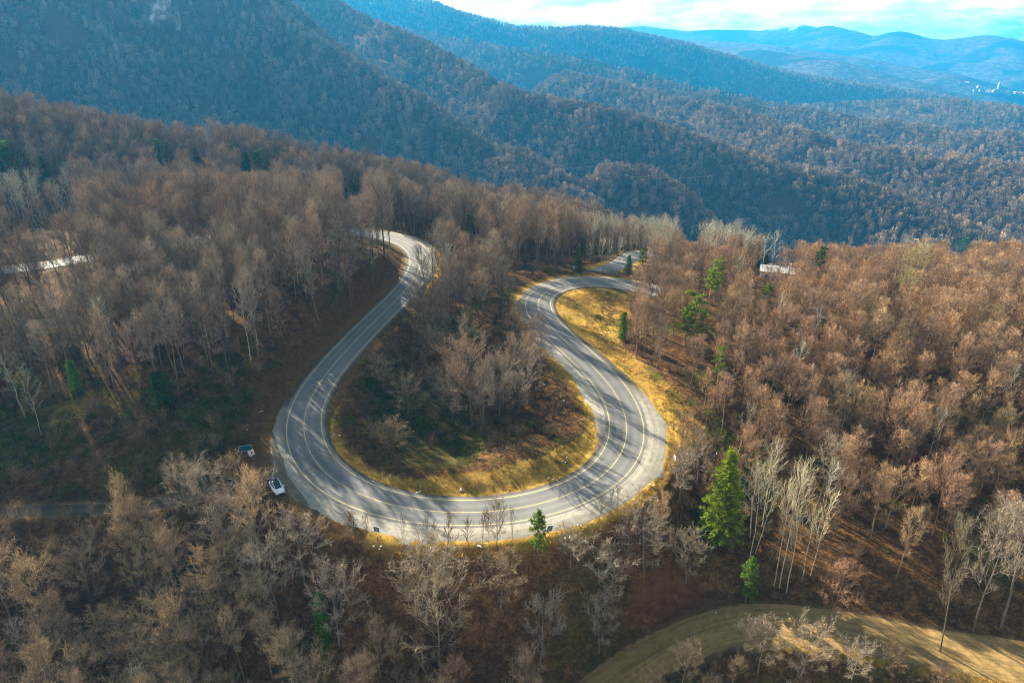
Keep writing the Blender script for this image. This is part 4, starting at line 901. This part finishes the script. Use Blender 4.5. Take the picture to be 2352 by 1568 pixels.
for i, lb in zip(IND, lab):
    q = ALL[i]; k = int(q[9]); nm = 'birch_tree' if k >= 9 else 'bare_tree'
    o = empty(nm, (q[0], q[1], q[2]), q[3]); o.scale = (q[4], q[4], q[5])
    o.rotation_euler = (RNG.gauss(0, .04), RNG.gauss(0, .04), q[3]); tag(o, lb, 'birch' if k >= 9 else 'tree', 'bare pale birches' if k >= 9 else 'leafless trees of the near woods')
    for pn, me in zip(('trunk', 'crown'), MESHES[k]):
        c = bpy.data.objects.new(pn, me); c.parent = o; c.color = (q[6], q[7], q[8], 1); COL.objects.link(c)
rest = ALL[~indset]
scatter('forest', 'dense leafless forest covering the near slopes', [join(*s) for s in SHAPES], [rest[rest[:, 9] == k][:, :9] for k in range(12)],
        [M['bark_scattered'], M['twig_scattered']]) if False else None
fs = scatter('forest', 'dense leafless forest covering the near slopes', [join(*s) for s in SHAPES[:9]], [rest[rest[:, 9] == k][:, :9] for k in range(9)], [M['bark_scattered'], M['twig_scattered']])
scatter('birch_woods', 'pale leafless birches among the brown woods', [join(*s) for s in SHAPES[9:]], [rest[rest[:, 9] == k][:, :9] for k in (9, 10, 11)], [M['birch_scattered'], M['birchtwig_scattered']])
print('TREES', len(ALL), len(IND), len(rest))

# ------------------------------------------------------------------ woods of the valley and the ridges behind
FARP = [far_crown(12, 6.5, 170), far_crown(12, 7.5, 190), far_crown(13, 5.5, 150)]; FARC = [far_crown(15, 5, 70, True)]
CON = [[(1030, 60), (1130, 60), (1390, 120), (1470, 150), (1460, 185), (1250, 160), (1120, 120), (1020, 90)], [(1390, 150), (1600, 190), (1700, 215), (1690, 250), (1450, 190)], [(1460, 150), (1660, 180), (1640, 200), (1460, 170)],
       [(2200, 255), (2260, 260), (2260, 285), (2200, 275)], [(2310, 258), (2352, 262), (2352, 300), (2300, 292)], [(2225, 285), (2275, 285), (2280, 310), (2215, 305)], [(1900, 240), (1960, 240), (1960, 262), (1880, 262)]]
fp = []; fc = []
for r0, r1, cell, s0 in ((455, 1250, 6.9, 1.15), (1250, 2000, 9.5, 1.35), (2000, 3900, 15.0, 1.6)):
    x, y = band(r0, r1, cell, .48)
    x = x[(k := shows(x, y, 14*s0))]; y = y[k]; z = samp(ZG, x, y); px, py = proj(x, y, z); r = np.hypot(x, y)
    k = (px > -250) & (px < 2600) & (py > -60) & ~(vn(x/30, y/30, 301) < .20)
    x, y, z, px, py, r = (a[k] for a in (x, y, z, px, py, r))
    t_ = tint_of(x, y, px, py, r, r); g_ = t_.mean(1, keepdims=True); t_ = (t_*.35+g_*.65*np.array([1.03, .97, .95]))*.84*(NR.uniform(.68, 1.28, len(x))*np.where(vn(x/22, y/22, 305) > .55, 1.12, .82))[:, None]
    c = np.zeros(len(x), bool)
    for P in CON: c |= inpoly(px, py, P)
    c = (c & (vn(x/45, y/45, 311) > .45) & (NR.random(len(x)) < .75)) | (NR.random(len(x)) < .004)
    c |= (r > 2800) & (vn(x/200, y/200, 313) > .70)
    A = np.column_stack([x, y, z, NR.uniform(0, 6.28, len(x)), s0*NR.uniform(.7, 1.3, len(x)), s0*NR.uniform(.7, 1.2, len(x)), t_])
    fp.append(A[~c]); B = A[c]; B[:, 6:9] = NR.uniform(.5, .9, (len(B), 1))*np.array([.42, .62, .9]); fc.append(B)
fp = np.vstack(fp); fc = np.vstack(fc); kk = NR.integers(0, 3, len(fp))
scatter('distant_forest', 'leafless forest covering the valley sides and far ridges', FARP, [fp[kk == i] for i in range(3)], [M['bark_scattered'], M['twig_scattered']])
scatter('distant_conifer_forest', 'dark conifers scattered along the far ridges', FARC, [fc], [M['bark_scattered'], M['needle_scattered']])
print('FAR', len(fp), len(fc))

# ------------------------------------------------------------------ undergrowth and dry grass
x, y = band(60, 300, 2.3, .48); z = samp(ZG, x, y); e_ = samp(DG, x, y); tt_ = samp(TG, x, y); px, py = proj(x, y, z); r = np.hypot(x, y)
goldv = samp(gold.reshape(NRD, NA), x, y); greenv = samp(green.reshape(NRD, NA), x, y); redv = samp(red.reshape(NRD, NA), x, y)
k = (e_ > 1.6) & (tt_ > .8) & (px > -60) & (px < 2410) & (py < 1640) & shows(x, y, 1.5) & (near_line(x, y, BC)[0] > 5)
dens = np.clip(.30+.8*(fbm(x/9, y/9, 401)-.4)*2, .05, 1)*np.where(goldv > .5, .10, 1)*np.where(r > 200, .5, 1)*np.where(inpoly(px, py, INFIELD), 1.5, 1)*np.where((px < 640) & (py > 880) & (py < 1200), 1.6, 1)
dens *= np.where(redv > .5, 1.6, 1)*np.where((py > 1150) & (px < 1700), 1.5, 1)
k &= NR.random(len(x)) < dens
x, y, z, px, py, e_, redv, greenv = (a[k] for a in (x, y, z, px, py, e_, redv, greenv))
u = NR.random(len(x)); gk = (u < .16+.5*(greenv > .4)+.15*(vn(x/8, y/8, 405) > .6)) & (redv < .5)
col_ = np.where(gk[:, None], np.array([.95, .85, .7]), np.where((redv > .5)[:, None], np.array([1.15, .62, .42]), np.array([.80, .66, .46])))*NR.uniform(.35, .95, (len(x), 1))
hh = np.where(e_ < 5, .6, 1)*NR.uniform(.5, 1.35, len(x))*np.where(redv > .5, .8, 1); kd = np.where(gk, NR.integers(0, 2, len(x)), 2+NR.integers(0, 3, len(x)))
A = np.column_stack([x, y, z, NR.uniform(0, 6.28, len(x)), hh*NR.uniform(.9, 1.3, len(x)), hh, col_]); UP = [bush(1.0, 1.2, 150), bush(1.3, 1.0, 170), twig_bush(1.3, 2.0), twig_bush(1.6, 2.6, 34), bush(1.1, 1.0, 130, wd=.06, ln=.5)]
scatter('evergreen_undergrowth', 'dark green brambles and low shrubs under the bare trees', UP[:2], [A[kd == i] for i in range(2)], [M['bark_scattered'], M['needle_scattered']])
scatter('dry_undergrowth', 'brown leafless scrub and brambles on the forest floor', UP[2:], [A[kd == i] for i in (2, 3, 4)], [M['bark_scattered'], M['twig_scattered']])
print('UNDER', len(A))
x, y = band(60, 260, .95, .48); z = samp(ZG, x, y); e_ = samp(DG, x, y); tt_ = samp(TG, x, y); goldv = samp(gold.reshape(NRD, NA), x, y); px, py = proj(x, y, z)
k = (goldv > .3) & (e_ > .5) & (tt_ > .1) & (px > -60) & (px < 2410) & (py < 1600) & (NR.random(len(x)) < np.where(vn(x/5, y/5, 411) > .45, .8, .35)) & (near_line(x, y, BC)[0] > 5)
x, y, z = x[k], y[k], z[k]; hh = NR.uniform(.5, 1.3, len(x))*(.6+.8*vn(x/4, y/4, 413))
cl = np.where((vn(x/6, y/6, 415) > .72)[:, None], np.array([.35, .55, .35]), np.where((vn(x/9, y/9, 417) > .62)[:, None], np.array([.75, .55, .5]), np.array([1.05, 1.0, .95])))*NR.uniform(.6, 1.25, (len(x), 1))
A = np.column_stack([x, y, z, NR.uniform(0, 6.28, len(x)), hh*1.1, hh, cl]); kd = NR.integers(0, 3, len(x))
scatter('grass', 'golden dry grass along the road and on the meadow', [tuft(), tuft(12, .38, .4), tuft(7, .7, .2)], [A[kd == i] for i in range(3)], [M['bark_scattered'], M['blade_scattered']])
print('GRASS', len(A))

# ------------------------------------------------------------------ conifers, ivy-clad trees, roadside saplings
def put(nm, sh, bx, by, ty, wpx, H0, W0, tint, label, cat, group=None, tk='bark', ck='needle', names=('trunk', 'crown')):
    p, h, wd = sized(bx, by, ty, wpx)
    o = empty(nm, tuple(p), RNG.uniform(0, 6.28)); s_ = wd/W0; o.scale = (s_, s_, h/H0); tag(o, label, cat, group)
    for pn, mb, mk in zip(names, sh, (tk, ck)):
        if not mb.v: continue
        key = (id(mb), mk)
        if key not in PMESH: PMESH[key] = mb.mesh(pn, [M[tk], M[mk]] if mk != tk else [M[tk]])
        c = bpy.data.objects.new(pn, PMESH[key]); c.parent = o; c.color = (*tint, 1); COL.objects.link(c)
    return o
PMESH = {}
for sh, bx, by, ty, wp, H0, W0, tn, lb, nm in CONIF:
    put(nm, sh, bx, by, ty, wp, H0, W0, tn, lb, nm.replace('_', ' ').replace('ivy clad ', ''), 'green trees standing out of the bare woods')
SAPS = [(820, 1246, 1178, 34), (842, 1250, 1186, 26), (803, 1240, 1180, 24), (930, 1262, 1194, 22), (982, 1264, 1192, 18), (1000, 1262, 1204, 18), (1027, 1268, 1182, 30), (1078, 1266, 1196, 24), (1108, 1258, 1192, 20),
        (1142, 1268, 1166, 58), (1125, 1262, 1180, 30), (1178, 1258, 1176, 18), (1376, 1196, 1136, 22), (1402, 1186, 1130, 20), (1418, 1180, 1126, 18)]
PL = ['below the dark sign', 'just right of the dark sign', 'left of the dark sign', 'alone on the verge', 'left of a close pair on the verge', 'right of a close pair on the verge', 'taller than the pair beside it', 'left of the forked tree',
      'touching the forked tree on its left', 'and many-stemmed, the widest on the verge', 'crowded against the widest one', 'right of the widest one', 'farthest left of three at the right of the bend', 'middle of three at the right of the bend', 'farthest right of three at the bend']
for (bx, by, ty, wp), pl in zip(SAPS, PL):
    k = RNG.randrange(3) if wp < 50 else 1
    put('sapling', SAPL[k] if wp < 50 else BROAD[1], bx, by, ty, wp, 6 if wp < 50 else 14, (2.2, 3.0, 1.7)[k] if wp < 50 else 7.6, (.72, .62, .5), 'thin bare sapling by the road ' + pl, 'sapling', 'bare saplings on the outer verge', 'bark', 'twig')

# ------------------------------------------------------------------ the car
def car(loc, rz):
    root = empty('car', loc, rz); tag(root, 'small white car with a dark glass roof parked on the dirt layby', 'car')
    P = {'w': plain('white_paint', (.72, .76, .78), .25, .5, 0, .02), 'g': plain('dark_glass', (.006, .022, .030), .22, .6, 0, .02), 'k': plain('black_rubber', (.02, .02, .02), .8, .2),
         'r': plain('wheel_metal', (.35, .36, .37), .35, .5, .7), 'l': plain('lamp_glass', (.55, .6, .62), .1, .6), 't': plain('red_lamp', (.35, .02, .02), .2, .5)}
    # body: sections along x (front +), each a half outline (y, z) from the sill up to the middle of the bonnet/deck
    xs = [-2.10, -2.02, -1.7, -1.1, -.4, .4, 1.0, 1.5, 1.9, 2.08, 2.14]
    wd = [.66, .78, .85, .88, .89, .89, .88, .85, .76, .62, .46]
    zb = [.42, .30, .22, .20, .20, .20, .20, .22, .26, .34, .42]
    zs = [.74, .84, .90, .92, .90, .88, .86, .80, .70, .60, .54]
    zt = [.80, .93, 1.0, 1.0, .96, .94, .95, .90, .80, .68, .58]
    V = []; F = []
    for x, w_, b_, s_, t_ in zip(xs, wd, zb, zs, zt):
        half = [(w_*.90, b_), (w_, b_+.14), (w_*1.01, (b_+s_)/2), (w_*.97, s_), (w_*.82, s_+(t_-s_)*.72), (w_*.42, t_), (0, t_+.012)]
        ring = [(-y, z) for y, z in half[:-1]] + [half[-1]] + [(y, z) for y, z in reversed(half[:-1])]
        V += [(x, y, z) for y, z in ring]
    n = 13
    for i in range(len(xs)-1):
        for k in range(n-1): F.append((i*n+k, (i+1)*n+k, (i+1)*n+k+1, i*n+k+1))
        F.append((i*n+n-1, (i+1)*n+n-1, (i+1)*n, i*n))
    F.append(tuple(range(n))); F.append(tuple(reversed(range((len(xs)-1)*n, len(xs)*n))))
    mb = MB(); mb.add(V, F); body = mb.build('body', P['w'], root, True)
    # glasshouse with a glass roof, white rails left and right
    gs = [(-1.92, .62, .94, .60, .96), (-1.55, .70, .96, .60, 1.24), (-1.0, .74, .96, .60, 1.42), (-.3, .75, .94, .59, 1.46), (.15, .75, .93, .57, 1.40), (.62, .73, .93, .54, 1.20), (1.12, .66, .94, .56, .955)]
    V = []; F = []
    for x, wb, b_, wt, t_ in gs:
        V += [(x, -wb, b_-.03), (x, -wt-.05*(t_-b_), b_+(t_-b_)*.88), (x, -wt*.5, t_), (x, 0, t_+.02), (x, wt*.5, t_), (x, wt+.05*(t_-b_), b_+(t_-b_)*.88), (x, wb, b_-.03)]
    for i in range(len(gs)-1):
        for k in range(6): F.append((i*7+k, (i+1)*7+k, (i+1)*7+k+1, i*7+k+1))
    mb = MB(); mb.add(V, F); mb.build('glass_roof', P['g'], root, True)
    for s_ in (-1, 1):
        rl = MB(); rl.tube([(x, s_*(wt+.05*(t_-b_)), b_+(t_-b_)*.90+.012) for x, wb, b_, wt, t_ in gs], [.055]*7, 5); rl.build('roof_rail', P['w'], root, True)
        mm = MB(); mm.box((.78, s_*.98, .98), (.07, .10, .06)); mm.box((.80, s_*.90, .95), (.02, .06, .02)); mm.build('mirror', P['w'], root)
        hl = MB(); hl.tube([(1.72, s_*.66, .765), (1.92, s_*.60, .70), (2.03, s_*.50, .645)], [.05, .085, .05], 6); hl.build('headlight', P['l'], root, True)
        tl_ = MB(); tl_.box((-2.05, s_*.62, .78), (.06, .13, .07)); tl_.build('tail_light', P['t'], root)
        for x in (-1.28, 1.30):
            wh = MB(); wh.tube([(x, s_*.74, .31), (x, s_*.90, .31)], [.31, .31], 20); wo = wh.build('wheel', P['k'], root, True)
            rm = MB(); rm.tube([(x, s_*.895, .31), (x, s_*.915, .31)], [.19, .18], 14); rm.build('rim', P['r'], wo)
    gr = MB(); gr.box((2.125, 0, .50), (.035, .42, .045)); gr.box((2.10, 0, .385), (.05, .50, .05)); gr.build('grille', P['k'], root)
    rb = MB(); rb.box((-.25, 0, 1.485), (.035, .50, .012)); rb.build('roof_bar', P['k'], root)
    return root
pr = hit(630, 1114); pf = hit(645, 1139); mid = (pr+pf)/2
lay = lambda x, y: max(gz_at(x, y), -99)
def road_z(x, y):
    d, sd, ix = near_line(np.array([x]), np.array([y]), RC); return float(RC[ix[0], 2]) - .03
car_rz = math.atan2(pf[1]-pr[1], pf[0]-pr[0])
car((mid[0], mid[1], road_z(mid[0], mid[1])+.02), car_rz)

# ------------------------------------------------------------------ the person crouching by the car's rear corner
def person(loc, rz):
    root = empty('person', loc, rz); tag(root, 'person in dark clothes with a red bag crouching behind the white car', 'person')
    def skin(name, V, E, R, mat, sub=2):
        me = bpy.data.meshes.new(name); me.from_pydata(V, E, []); me.materials.append(mat); o = bpy.data.objects.new(name, me); COL.objects.link(o); o.parent = root
        md = o.modifiers.new('skin', 'SKIN'); me.skin_vertices[0].data[0].use_root = True
        for i, r in enumerate(R): me.skin_vertices[0].data[i].radius = (r, r)
        o.modifiers.new('sub', 'SUBSURF').levels = sub; o.modifiers['sub'].render_levels = sub; return o
    flesh = plain('skin', (.55, .36, .26), .6); dark = plain('dark_cloth', (.018, .018, .022), .9); hair = plain('hair', (.02, .014, .01), .7); redm = plain('red_cloth', (.32, .02, .03), .8)
    V = [(0, 0, .30), (.03, 0, .52), (.10, 0, .74), (.13, 0, .84), (.16, 0, .93), (.17, 0, 1.0),
         (.02, .12, .28), (.34, .17, .42), (.12, .17, .10), (.26, .18, .05), (.02, -.12, .28), (.34, -.17, .42), (.12, -.17, .10), (.26, -.18, .05),
         (.10, .20, .72), (.24, .26, .52), (.42, .18, .46), (.10, -.20, .72), (.24, -.26, .52), (.42, -.18, .46)]
    E = [(0, 1), (1, 2), (2, 3), (3, 4), (4, 5), (0, 6), (6, 7), (7, 8), (8, 9), (0, 10), (10, 11), (11, 12), (12, 13), (2, 14), (14, 15), (15, 16), (2, 17), (17, 18), (18, 19)]
    R = [.15, .14, .15, .055, .09, .07, .10, .075, .05, .045, .10, .075, .05, .045, .065, .05, .035, .065, .05, .035]
    skin('body', V, E, R, flesh)
    V2 = [(0, 0, .28), (.03, 0, .52), (.10, 0, .76), (.10, .21, .72), (.24, .27, .52), (.37, .20, .47), (.10, -.21, .72), (.24, -.27, .52), (.37, -.20, .47)]
    skin('jacket', V2, [(0, 1), (1, 2), (2, 3), (3, 4), (4, 5), (2, 6), (6, 7), (7, 8)], [.17, .165, .15, .085, .068, .05, .085, .068, .05], dark)
    V3 = [(0, 0, .27), (.02, .12, .27), (.34, .17, .43), (.12, .17, .11), (.02, -.12, .27), (.34, -.17, .43), (.12, -.17, .11)]
    skin('trousers', V3, [(0, 1), (1, 2), (2, 3), (0, 4), (4, 5), (5, 6)], [.16, .12, .09, .062, .12, .09, .062], dark)
    skin('hair', [(.13, 0, .93), (.12, 0, 1.02), (.18, 0, 1.06)], [(0, 1), (1, 2)], [.08, .085, .06], hair)
    for s_ in (-1, 1):
        hd = MB()
        for k in range(5):
            a = (k-2)*.22 if k < 4 else -.9*s_; l = (.07, .08, .085, .07, .055)[k]
            hd.tube([(.44, s_*.18, .455), (.44+.5*l+.03, s_*.18+math.sin(a)*.03, .45), (.44+l+.03, s_*.18+math.sin(a)*.045, .43)], [.012, .009, .007], 5)
        hd.tube([(.42, s_*.18, .46), (.47, s_*.18, .452)], [.028, .034], 6); hd.build('hand', flesh, root, True)
        sh = MB(); sh.tube([(.08, s_*.17, .05), (.18, s_*.175, .055), (.33, s_*.18, .035)], [.045, .05, .03], 8); sh.build('shoe', dark, root, True)
    fc_ = MB(); fc_.tube([(.235, 0, .955), (.275, 0, .94), (.25, 0, .925)], [.012, .016, .01], 5); fc_.build('nose', flesh, root, True)
    bg_ = MB(); bg_.box((-.16, -.05, .55), (.07, .13, .18)); bg_.box((-.24, -.05, .50), (.03, .09, .09)); bg_.build('bag', redm, root)
    return root
pp = hit(617, 1111); person((pp[0], pp[1], road_z(pp[0], pp[1])), math.radians(-40))

# ------------------------------------------------------------------ road signs
MS = {'post': plain('galvanised_post', (.30, .31, .32), .5, .4, .5), 'back': plain('sign_back_grey', (.10, .12, .13), .6), 'white': plain('sign_white', (.80, .80, .80), .5), 'red': plain('sign_red', (.50, .02, .04), .5),
      'blue': plain('board_teal', (.02, .09, .115), .5), 'frame': plain('board_frame', (.25, .33, .33), .5), 'green': plain('board_green', (.05, .16, .15), .6)}
def sign(name, bx, by, face, wdt, hgt, zc, label, panel, posts=1, chevron=0, rim=None, cat='road sign', group=None, tip=0.0):
    p = hit(bx, by); root = empty(name, tuple(p), face); tag(root, label, cat, group)      # local +x: the way the panel looks
    for i in range(posts):
        yy = 0 if posts == 1 else (-.36+.72*i)*wdt
        mb = MB(); mb.tube([(-.06, yy, -.5), (-.06, yy, zc+hgt*.45)], [.04, .04], 8); mb.build('post', MS['post'], root, True)
    R_ = Matrix.Rotation(tip, 3, 'X')
    mb = MB(); mb.box((0, 0, zc), (.02, wdt/2, hgt/2), 0, R_); po = mb.build('panel', MS[panel], root)
    mb = MB(); mb.box((-.028, 0, zc), (.008, wdt/2*.96, hgt/2*.96), 0, R_); mb.build('back_plate', MS['back'], root)
    if rim:
        mb = MB()
        for sy, sz, hy, hz_ in ((0, hgt/2, wdt/2, .035), (0, -hgt/2, wdt/2, .035), (wdt/2, 0, .035, hgt/2-.035), (-wdt/2, 0, .035, hgt/2-.035)): mb.box((.012, sy, zc+sz), (.03, hy, hz_))
        mb.build('frame', MS[rim], root)
    if chevron:
        mb = MB()
        for sg in (-1, 1):
            q = Matrix.Rotation(-sg*chevron*math.radians(45), 3, 'X')
            mb.box((.028, 0, zc+sg*hgt*.165), (.006, wdt*.30, hgt*.085), 0, q)
        mb.build('chevron', MS['red'], root)
    return root
A_ = lambda px_, py_, deg: math.radians(deg)
sign('information_board', 567, 1046, math.radians(-75), 2.3, 1.1, 1.6, 'long teal board on two posts in the scrub beside the layby', 'blue', 2, 0, 'frame', 'board')
sign('chevron_sign', 580, 1056, math.radians(-62), 1.05, 1.15, 1.5, 'square white sign with a red chevron below the teal board', 'white', 1, 1, None, 'road sign', None, math.radians(12))
sign('chevron_sign', 867, 1238, math.radians(70), 1.0, 1.0, 1.9, 'dark-backed square sign on the verge below the left side of the bend', 'white', 1, 1, None, 'road sign')
sign('chevron_sign', 1262, 1232, math.radians(115), 1.0, 1.0, 1.6, 'dark-backed square sign on the verge right of the small pine', 'white', 1, -1, None, 'road sign', None, math.radians(14))
sign('chevron_sign', 1548, 1070, math.radians(190), .75, .95, 1.7, 'narrow white sign with a red arrow at the gravel edge right of the bend', 'white', 1, -1)
sign('information_board', 1568, 1002, math.radians(150), 2.0, .7, 1.5, 'grey-backed board among the litter right of the bend', 'white', 2, 0, None, 'board')
sign('warning_board', 1560, 1042, math.radians(155), .8, .9, .8, 'small teal-green plate leaning in the grass above the red arrow sign', 'green', 1, 0, None, 'board')
sign('chevron_sign', 927, 528, math.radians(-95), 1.3, 1.2, 2.0, 'white chevron sign at the outside of the top left bend', 'white', 1, 1)
sign('chevron_sign', 1010, 572, math.radians(-130), 1.1, 1.0, 1.4, 'white and red chevron sign at the right edge of the top left bend', 'white', 1, 1)
sign('chevron_sign', 1321, 625, math.radians(-95), 1.1, 1.1, 1.5, 'white chevron sign behind the upper right bend', 'white', 1, 1)
for bx, by, lb in ((1338, 626, 'white marker post behind the upper right bend'), (1163, 700, 'white marker post on the outside of the right arm'), (875, 1242, 'thin dark marker post next to the sign below the bend'), (1307, 655, 'small marker post on the inner edge of the upper right bend')):
    p = hit(bx, by); r_ = empty('marker_post', tuple(p)); tag(r_, lb, 'marker post'); mb = MB(); mb.tube([(0, 0, -.3), (0, 0, .95)], [.055, .05], 6); mb.build('post', MS['white'] if 'white' in lb else MS['post'], r_)
    mb = MB(); mb.tube([(0, 0, .70), (0, 0, .84)], [.062, .062], 6); mb.build('reflector_band', MS['back'], r_)

# ------------------------------------------------------------------ litter
mb = MB(); cols = [(1640, 1045), (1700, 1010), (1590, 1010), (1600, 1060), (1575, 1040), (1620, 1090), (870, 1110), (930, 1140), (1060, 1125), (960, 1135), (870, 1258), (995, 1268), (1015, 1272), (1090, 1262), (1302, 1240), (1325, 1208), (1490, 1210),
                            (1500, 1120), (1300, 1060), (1260, 1100), (1390, 770), (1395, 762), (1240, 880), (1280, 920), (700, 1025), (610, 1155), (560, 985), (600, 950), (640, 1010), (775, 1000), (1475, 1228), (1640, 1420), (2250, 1490), (2330, 1510), (1690, 1440), (2100, 1480), (1630, 1020), (1565, 1050)]
for bx, by in cols:
    for k in range(3):
        p = hit(bx+RNG.gauss(0, 7), by+RNG.gauss(0, 5)); q = Matrix.Rotation(RNG.uniform(0, 3), 3, 'Z') @ Matrix.Rotation(RNG.gauss(0, .4), 3, 'X'); s_ = RNG.uniform(.07, .20)
        mb.box((p[0], p[1], p[2]+.14), (s_, s_*.6, .05), 0, q)
tag(mb.build('litter', plain('white_litter', (.75, .75, .73), .6)), 'white scraps of rubbish strewn in the roadside grass', None, None, 'stuff')

# ------------------------------------------------------------------ the white house behind the right slope, the village far down the valley
def house(name, loc, rz, lx, ly, hh, rf, wall, roof, label, cat='house', group=None, wins=4, detail=True):
    root = empty(name, loc, rz); tag(root, label, cat, group)
    mb = MB(); mb.box((0, 0, hh/2-.5), (lx/2, ly/2, hh/2+.5)); wo = mb.build('wall', wall, root)
    for s_ in (-1, 1):
        mb.v, mb.f = [], []
    gb = MB(); gb.add([(-lx/2, -ly/2, hh), (-lx/2, ly/2, hh), (-lx/2, 0, hh+rf-.1), (lx/2, -ly/2, hh), (lx/2, ly/2, hh), (lx/2, 0, hh+rf-.1)], [(0, 2, 1), (3, 4, 5), (0, 3, 5, 2), (4, 1, 2, 5)]); gb.build('gable', wall, root)
    rb = MB(); e = .4; t_ = .15
    sl = rf/(ly/2); yo = ly/2+e; zo = hh-e*sl
    rb.add([(-lx/2-e, -yo, zo), (lx/2+e, -yo, zo), (lx/2+e, 0, hh+rf), (-lx/2-e, 0, hh+rf), (-lx/2-e, yo, zo), (lx/2+e, yo, zo),
            (-lx/2-e, -yo, zo+t_), (lx/2+e, -yo, zo+t_), (lx/2+e, 0, hh+rf+t_), (-lx/2-e, 0, hh+rf+t_), (-lx/2-e, yo, zo+t_), (lx/2+e, yo, zo+t_)],
           [(0, 3, 2, 1), (3, 4, 5, 2), (6, 7, 8, 9), (9, 8, 11, 10), (0, 1, 7, 6), (5, 4, 10, 11), (1, 2, 8, 7), (2, 5, 11, 8), (0, 6, 9, 3), (3, 9, 10, 4)])
    ro = rb.build('roof', roof, root)
    if detail:
        cb_ = MB(); cb_.box((lx*.2, ly*.1, hh+rf+.2), (.35, .35, .8)); cb_.build('chimney', wall, ro)
        for i in range(wins):
            x_ = -lx/2+lx*(i+.7)/(wins+.4)
            for s_ in (-1, 1):
                f_ = MB(); f_.box((x_, s_*(ly/2+.02), hh*.55), (.62, .04, .62)); fo = f_.build('window', MS['white'], root)
                g_ = MB(); g_.box((x_, s_*(ly/2+.045), hh*.55), (.50, .03, .50)); g_.build('pane', GLS, fo)
        d_ = MB(); d_.box((-lx/2-.03, 0, 1.05), (.05, .5, 1.05)); d_.build('door', MS['back'], root)
    return root
GLS = plain('window_glass', (.03, .04, .05), .1, .6); WH = plain('white_render', (.72, .73, .70), .8); RFG = plain('grey_roof', (.17, .17, .19), .7); RFR = plain('red_roof', (.28, .09, .05), .8)
p = hit(1792, 640); house('house', (p[0], p[1], p[2]-.2), math.radians(-20), 13, 6.5, 3.2, 1.2, WH, plain('pale_sheet_roof', (.5, .5, .48), .6), 'long low white house half hidden behind birches on the right')
p = hit(1764, 632); house('shed', (p[0], p[1], p[2]-.2), math.radians(10), 3.2, 3.0, 2.4, .8, WH, RFG, 'small pale shed at the left end of the white house', 'shed', None, 1)
TOWN = [(2209, 190), (2220, 191), (2246, 200), (2238, 208), (2252, 208), (2262, 204), (2270, 210), (2277, 207), (2286, 206), (2300, 211), (2308, 214), (2314, 212), (2322, 214), (2330, 213), (2338, 216), (2346, 218), (2290, 213), (2351, 215), (2258, 203), (2316, 217), (2341, 213), (2280, 211)]
WH2 = plain('village_wall', (.32, .31, .29), .8)
for i, (a, b_) in enumerate(TOWN):
    p = hit(a, b_+2.5, 0, 4000); big = i == 7
    house('village_house', (p[0], p[1], p[2]-2), RNG.uniform(0, 3), RNG.uniform(18, 30), RNG.uniform(12, 16), RNG.uniform(9, 14), 6, WH2, WH2 if i % 2 else RFR, 'tiny pale house in the village far down the hazy valley', 'house', 'houses of the far village', 3, False)
p = hit(2292, 209, 0, 4000); r_ = empty('church_tower', tuple(p)); tag(r_, 'pale pointed tower standing up in the far village', 'tower')
mb = MB(); mb.box((0, 0, 14), (7, 7, 16)); mb.build('wall', WH2, r_); mb = MB(); mb.add([(-8, -8, 30), (8, -8, 30), (8, 8, 30), (-8, 8, 30), (0, 0, 62)], [(0, 1, 4), (1, 2, 4), (2, 3, 4), (3, 0, 4), (3, 2, 1, 0)]); mb.build('roof', WH2, r_)

# ------------------------------------------------------------------ power lines slung over the valley
for j, (a, b_) in enumerate((((960, 378, 470), (1420, 372, 620)), ((1250, 372, 560), (1640, 404, 640)))):
    p0 = at_r(*a); p1 = at_r(*b_); pts = []
    for i in range(25):
        f = i/24; q = p0*(1-f)+p1*f; q[2] -= 6*4*f*(1-f); pts.append(tuple(q))
    mb = MB(); mb.tube(pts, [.06]*25, 4); o = mb.build('power_line', plain('cable', (.35, .38, .38), .5))
    tag(o, ('thin cable crossing the dark valley behind the near crest', 'thin cable sagging over the valley beyond the upper right bend', 'thin cable over the ravine at the right edge')[j], 'cable')

# ------------------------------------------------------------------ haze
m = bpy.data.materials.new('haze'); m.use_nodes = True; t = m.node_tree; t.nodes.clear()
o_ = nd(t, 'ShaderNodeOutputMaterial'); pv = nd(t, 'ShaderNodeVolumePrincipled'); pv.inputs['Color'].default_value = (.03, .45, .95, 1); pv.inputs['Density'].default_value = 1.1e-4; pv.inputs['Anisotropy'].default_value = 0.2
t.links.new(pv.outputs[0], o_.inputs['Volume']); M['haze'] = m; m.cycles.volume_sampling = 'DISTANCE'; m.cycles.homogeneous_volume = True
mb = MB(); zl = float(gz.min())-30; zh = max(float(gz.max()), HC)+30
mb.box((0, 6400, (zl+zh)/2), (14000, 7200, (zh-zl)/2))
hz = mb.build('haze', m); tag(hz, 'blue air between the near woods and the far ridges', None, None, 'stuff')
